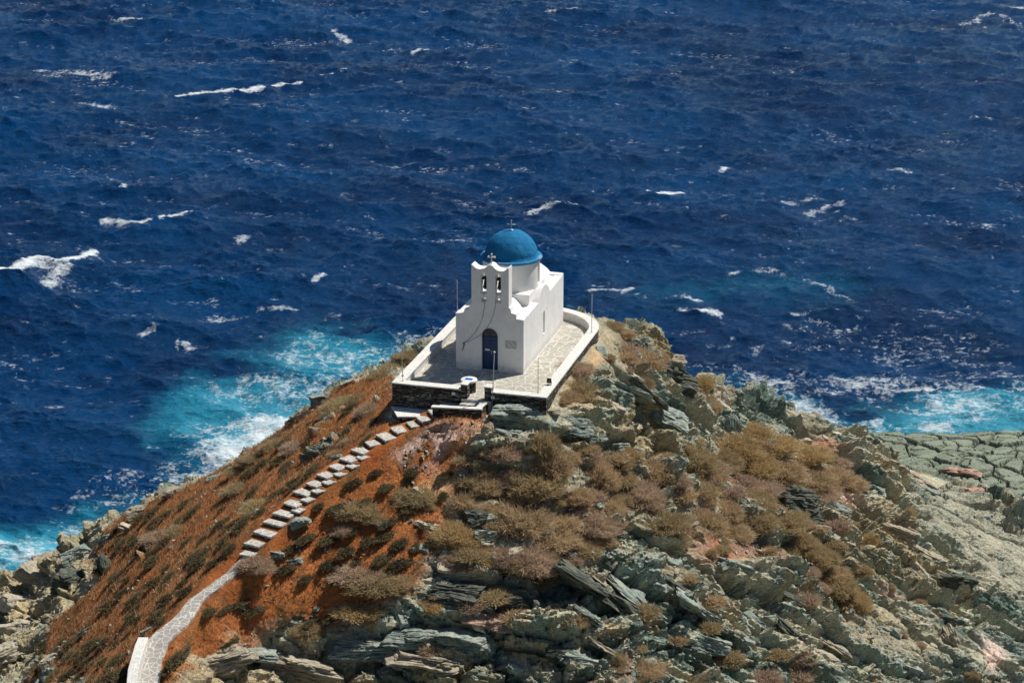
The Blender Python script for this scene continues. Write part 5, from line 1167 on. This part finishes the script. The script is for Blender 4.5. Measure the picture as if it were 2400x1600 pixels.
SM = [make_shrub(640 + j, 3200, LM['bom'[j]], "small_scrub_bush", up=.6, leaf=.045) for j in range(3)]
k = 0
for x0, y0, x1, y1, c_, where in [(1050,1040,1420,1330,45,"between the larger bushes of the central slope"),(1340,1030,1740,1270,48,"between the larger bushes right of centre"),(1620,1040,2020,1300,60,"round the golden scrub on the right"),(1300,800,1600,900,12,"on the slope behind the terrace"),(1000,1330,1900,1600,26,"in the gaps of the lower rocks")]:
    for p in ground_hits([(random.uniform(x0, x1), random.uniform(y0, y1)) for _ in range(c_)]):
        u, v = to_uv(p[0], p[1])
        if (-6.2 < u < 3 and -6.5 < v < 10.6) or grid_at(gm, p[0], p[1]) > .5: continue
        o = SM[k % 3] if k < 3 else SM[k % 3].copy()
        if k >= 3: COL.objects.link(o)
        k += 1; s = random.uniform(.3, .85); o.scale = (s * random.uniform(.8, 1.5), s, s * random.uniform(.7, 1.1)); o.rotation_euler = (0, 0, random.uniform(0, 6.28)); o.location = (p[0], p[1], float(gz(p[0], p[1])) - .03)
        tag(o, "small dry scrub bush " + where, "bush", "small scrub bushes " + where)

# wind-combed dark tufts on the orange slope
TP = [make_shrub(700 + j, 2600, LM['d'], "dry_tuft", up=.6, leaf=.06, stretch=.7, heart=False) for j in range(4)]
cand = []
bnd = [(430,1500,60,1600,60,"on the lower left orange slope"),(250,1180,620,1480,95,"on the orange slope left of the path"),(420,1300,900,1560,70,"on the orange slope right of the path"),(640,1080,1060,1330,50,"on the orange slope below the terrace"),(560,950,900,1180,25,"on the orange slope seaward of the steps")]
k = 0
def tuft(p, s, where, pr, first):
    o = pr if first else pr.copy()
    if not first: COL.objects.link(o)
    o.scale = (s * random.uniform(.7, 1.0), s * random.uniform(1.7, 2.9), s * random.uniform(.5, .8)); o.rotation_euler = (0, 0, D2R(random.uniform(-38, -12)))
    o.location = (p[0], p[1], float(gz(p[0], p[1])) - .02)
    tag(o, "dark wind-bent dry tuft " + where, "tuft", "dark dry tufts " + where)
for x0, y0, x1, y1, c_, where in bnd:
    H_ = ground_hits([(random.uniform(x0, x1), random.uniform(y0, y1)) for _ in range(int(c_ * 1.7))]); m = 0
    for p in H_:
        if m >= c_: break
        if grid_at(gm, p[0], p[1]) < .5 or grid_at(dp, p[0], p[1]) < .85: continue
        if any((p[0] - q[0]) ** 2 + (p[1] - q[1]) ** 2 < .55 for q in cand): continue
        cand.append(p); tuft(p, random.uniform(.32, .62), where, TP[k % 4], k < 4); k += 1; m += 1

# dry orange grass and low ground cover: uncountable
def grass(n_, weight, name, lab, h0, h1, w0, matl, shade_bias=0.0, lean=(.5, .3)):
    ii = rng.integers(0, nx * ny, n_ * 8); w = weight.ravel()[ii]
    ii = ii[rng.random(len(ii)) < w][:n_]; m = len(ii)
    c = TV[ii] + np.c_[rng.uniform(-.05, .05, m), rng.uniform(-.05, .05, m), np.zeros(m)]
    h = rng.uniform(h0, h1, m); an = rng.random(m) * math.pi; wd_ = w0 * rng.uniform(.6, 1.4, m)
    sx = np.c_[np.cos(an) * wd_, np.sin(an) * wd_, np.zeros(m)]
    tip = np.c_[h * (lean[0] + .5 * rng.normal(size=m)), h * (lean[1] + .5 * rng.normal(size=m)), h * rng.uniform(.5, 1.0, m)]
    P = np.stack([c - sx, c + sx, c + tip], 1).reshape(-1, 3)
    sh = np.clip(.44 - .95 * fbm((c[:, 0] * .87 - c[:, 1] * .5) / .55, (c[:, 0] * .5 + c[:, 1] * .87) / 1.9, c[:, 2] * 0, 1.0, 4, .6, 105.) + .16 * rng.normal(size=m) + shade_bias, 0, 1)
    o = new_mesh(name, P, np.arange(m * 3).reshape(-1, 3), matl, attrs=dict(shade=('FLOAT', np.repeat(sh, 3)))); tag(o, lab, "grass", kind='stuff')
okw = (calm > .15) * (PZ > -23) * (Y > 87) * (Y < 140)
dens = (.35 + .65 * sstep(-.3, .3, fbm(X, Y, Z, .6, 3, .6, 77.)))
grass(260000, gm * okw * dens * .8 * (1 - .85 * PK) * (1 - .75 * TR), "dry_grass", "rust and orange dry grass covering the seaward slope", .10, .30, .019, LM['r'], 0, (.45, .75))
grass(14000, RD * okw * dens, "rust_ground_cover", "rust-red low growth on the patches of red soil", .03, .08, .014, LM['r'], -.25)
grass(110000, np.clip(SB * 1.0 + .25 * DT + .10 * rock * (1 - G), 0, 1) * okw * sstep(-.15, .3, fbm(X, Y, Z, 1.8, 4, .6, 79.)) * .9, "dry_twigs", "thin brown twiggy ground cover between the rocks", .07, .26, .014, LM['b'])

# ------------------------------------------------------------------ light
SD = np.array([.857, .514, 0]) * math.cos(D2R(56)); SD[2] = math.sin(D2R(56))
sl = bpy.data.lights.new("sun", 'SUN'); sl.energy = 4.9; sl.angle = D2R(.53); sl.color = (1.0, .955, .88)
so = bpy.data.objects.new("sun", sl); COL.objects.link(so); so.rotation_euler = Vector(SD).to_track_quat('Z', 'Y').to_euler()
wd = bpy.data.worlds.new("World"); scene.world = wd; wd.use_nodes = True; nt = wd.node_tree
sky = nt.nodes.new('ShaderNodeTexSky'); sky.sky_type = 'NISHITA'; sky.sun_disc = False; sky.sun_elevation = D2R(56); sky.sun_rotation = math.atan2(.857, .514)
sky.air_density = 1.0; sky.dust_density = .2; sky.ozone_density = 2.6
bg = nt.nodes['Background']; nt.links.new(sky.outputs[0], bg.inputs[0]); bg.inputs[1].default_value = .06
vs = scene.view_settings; vs.view_transform = 'Standard'; vs.look = 'None'; vs.exposure = 0; vs.gamma = 1
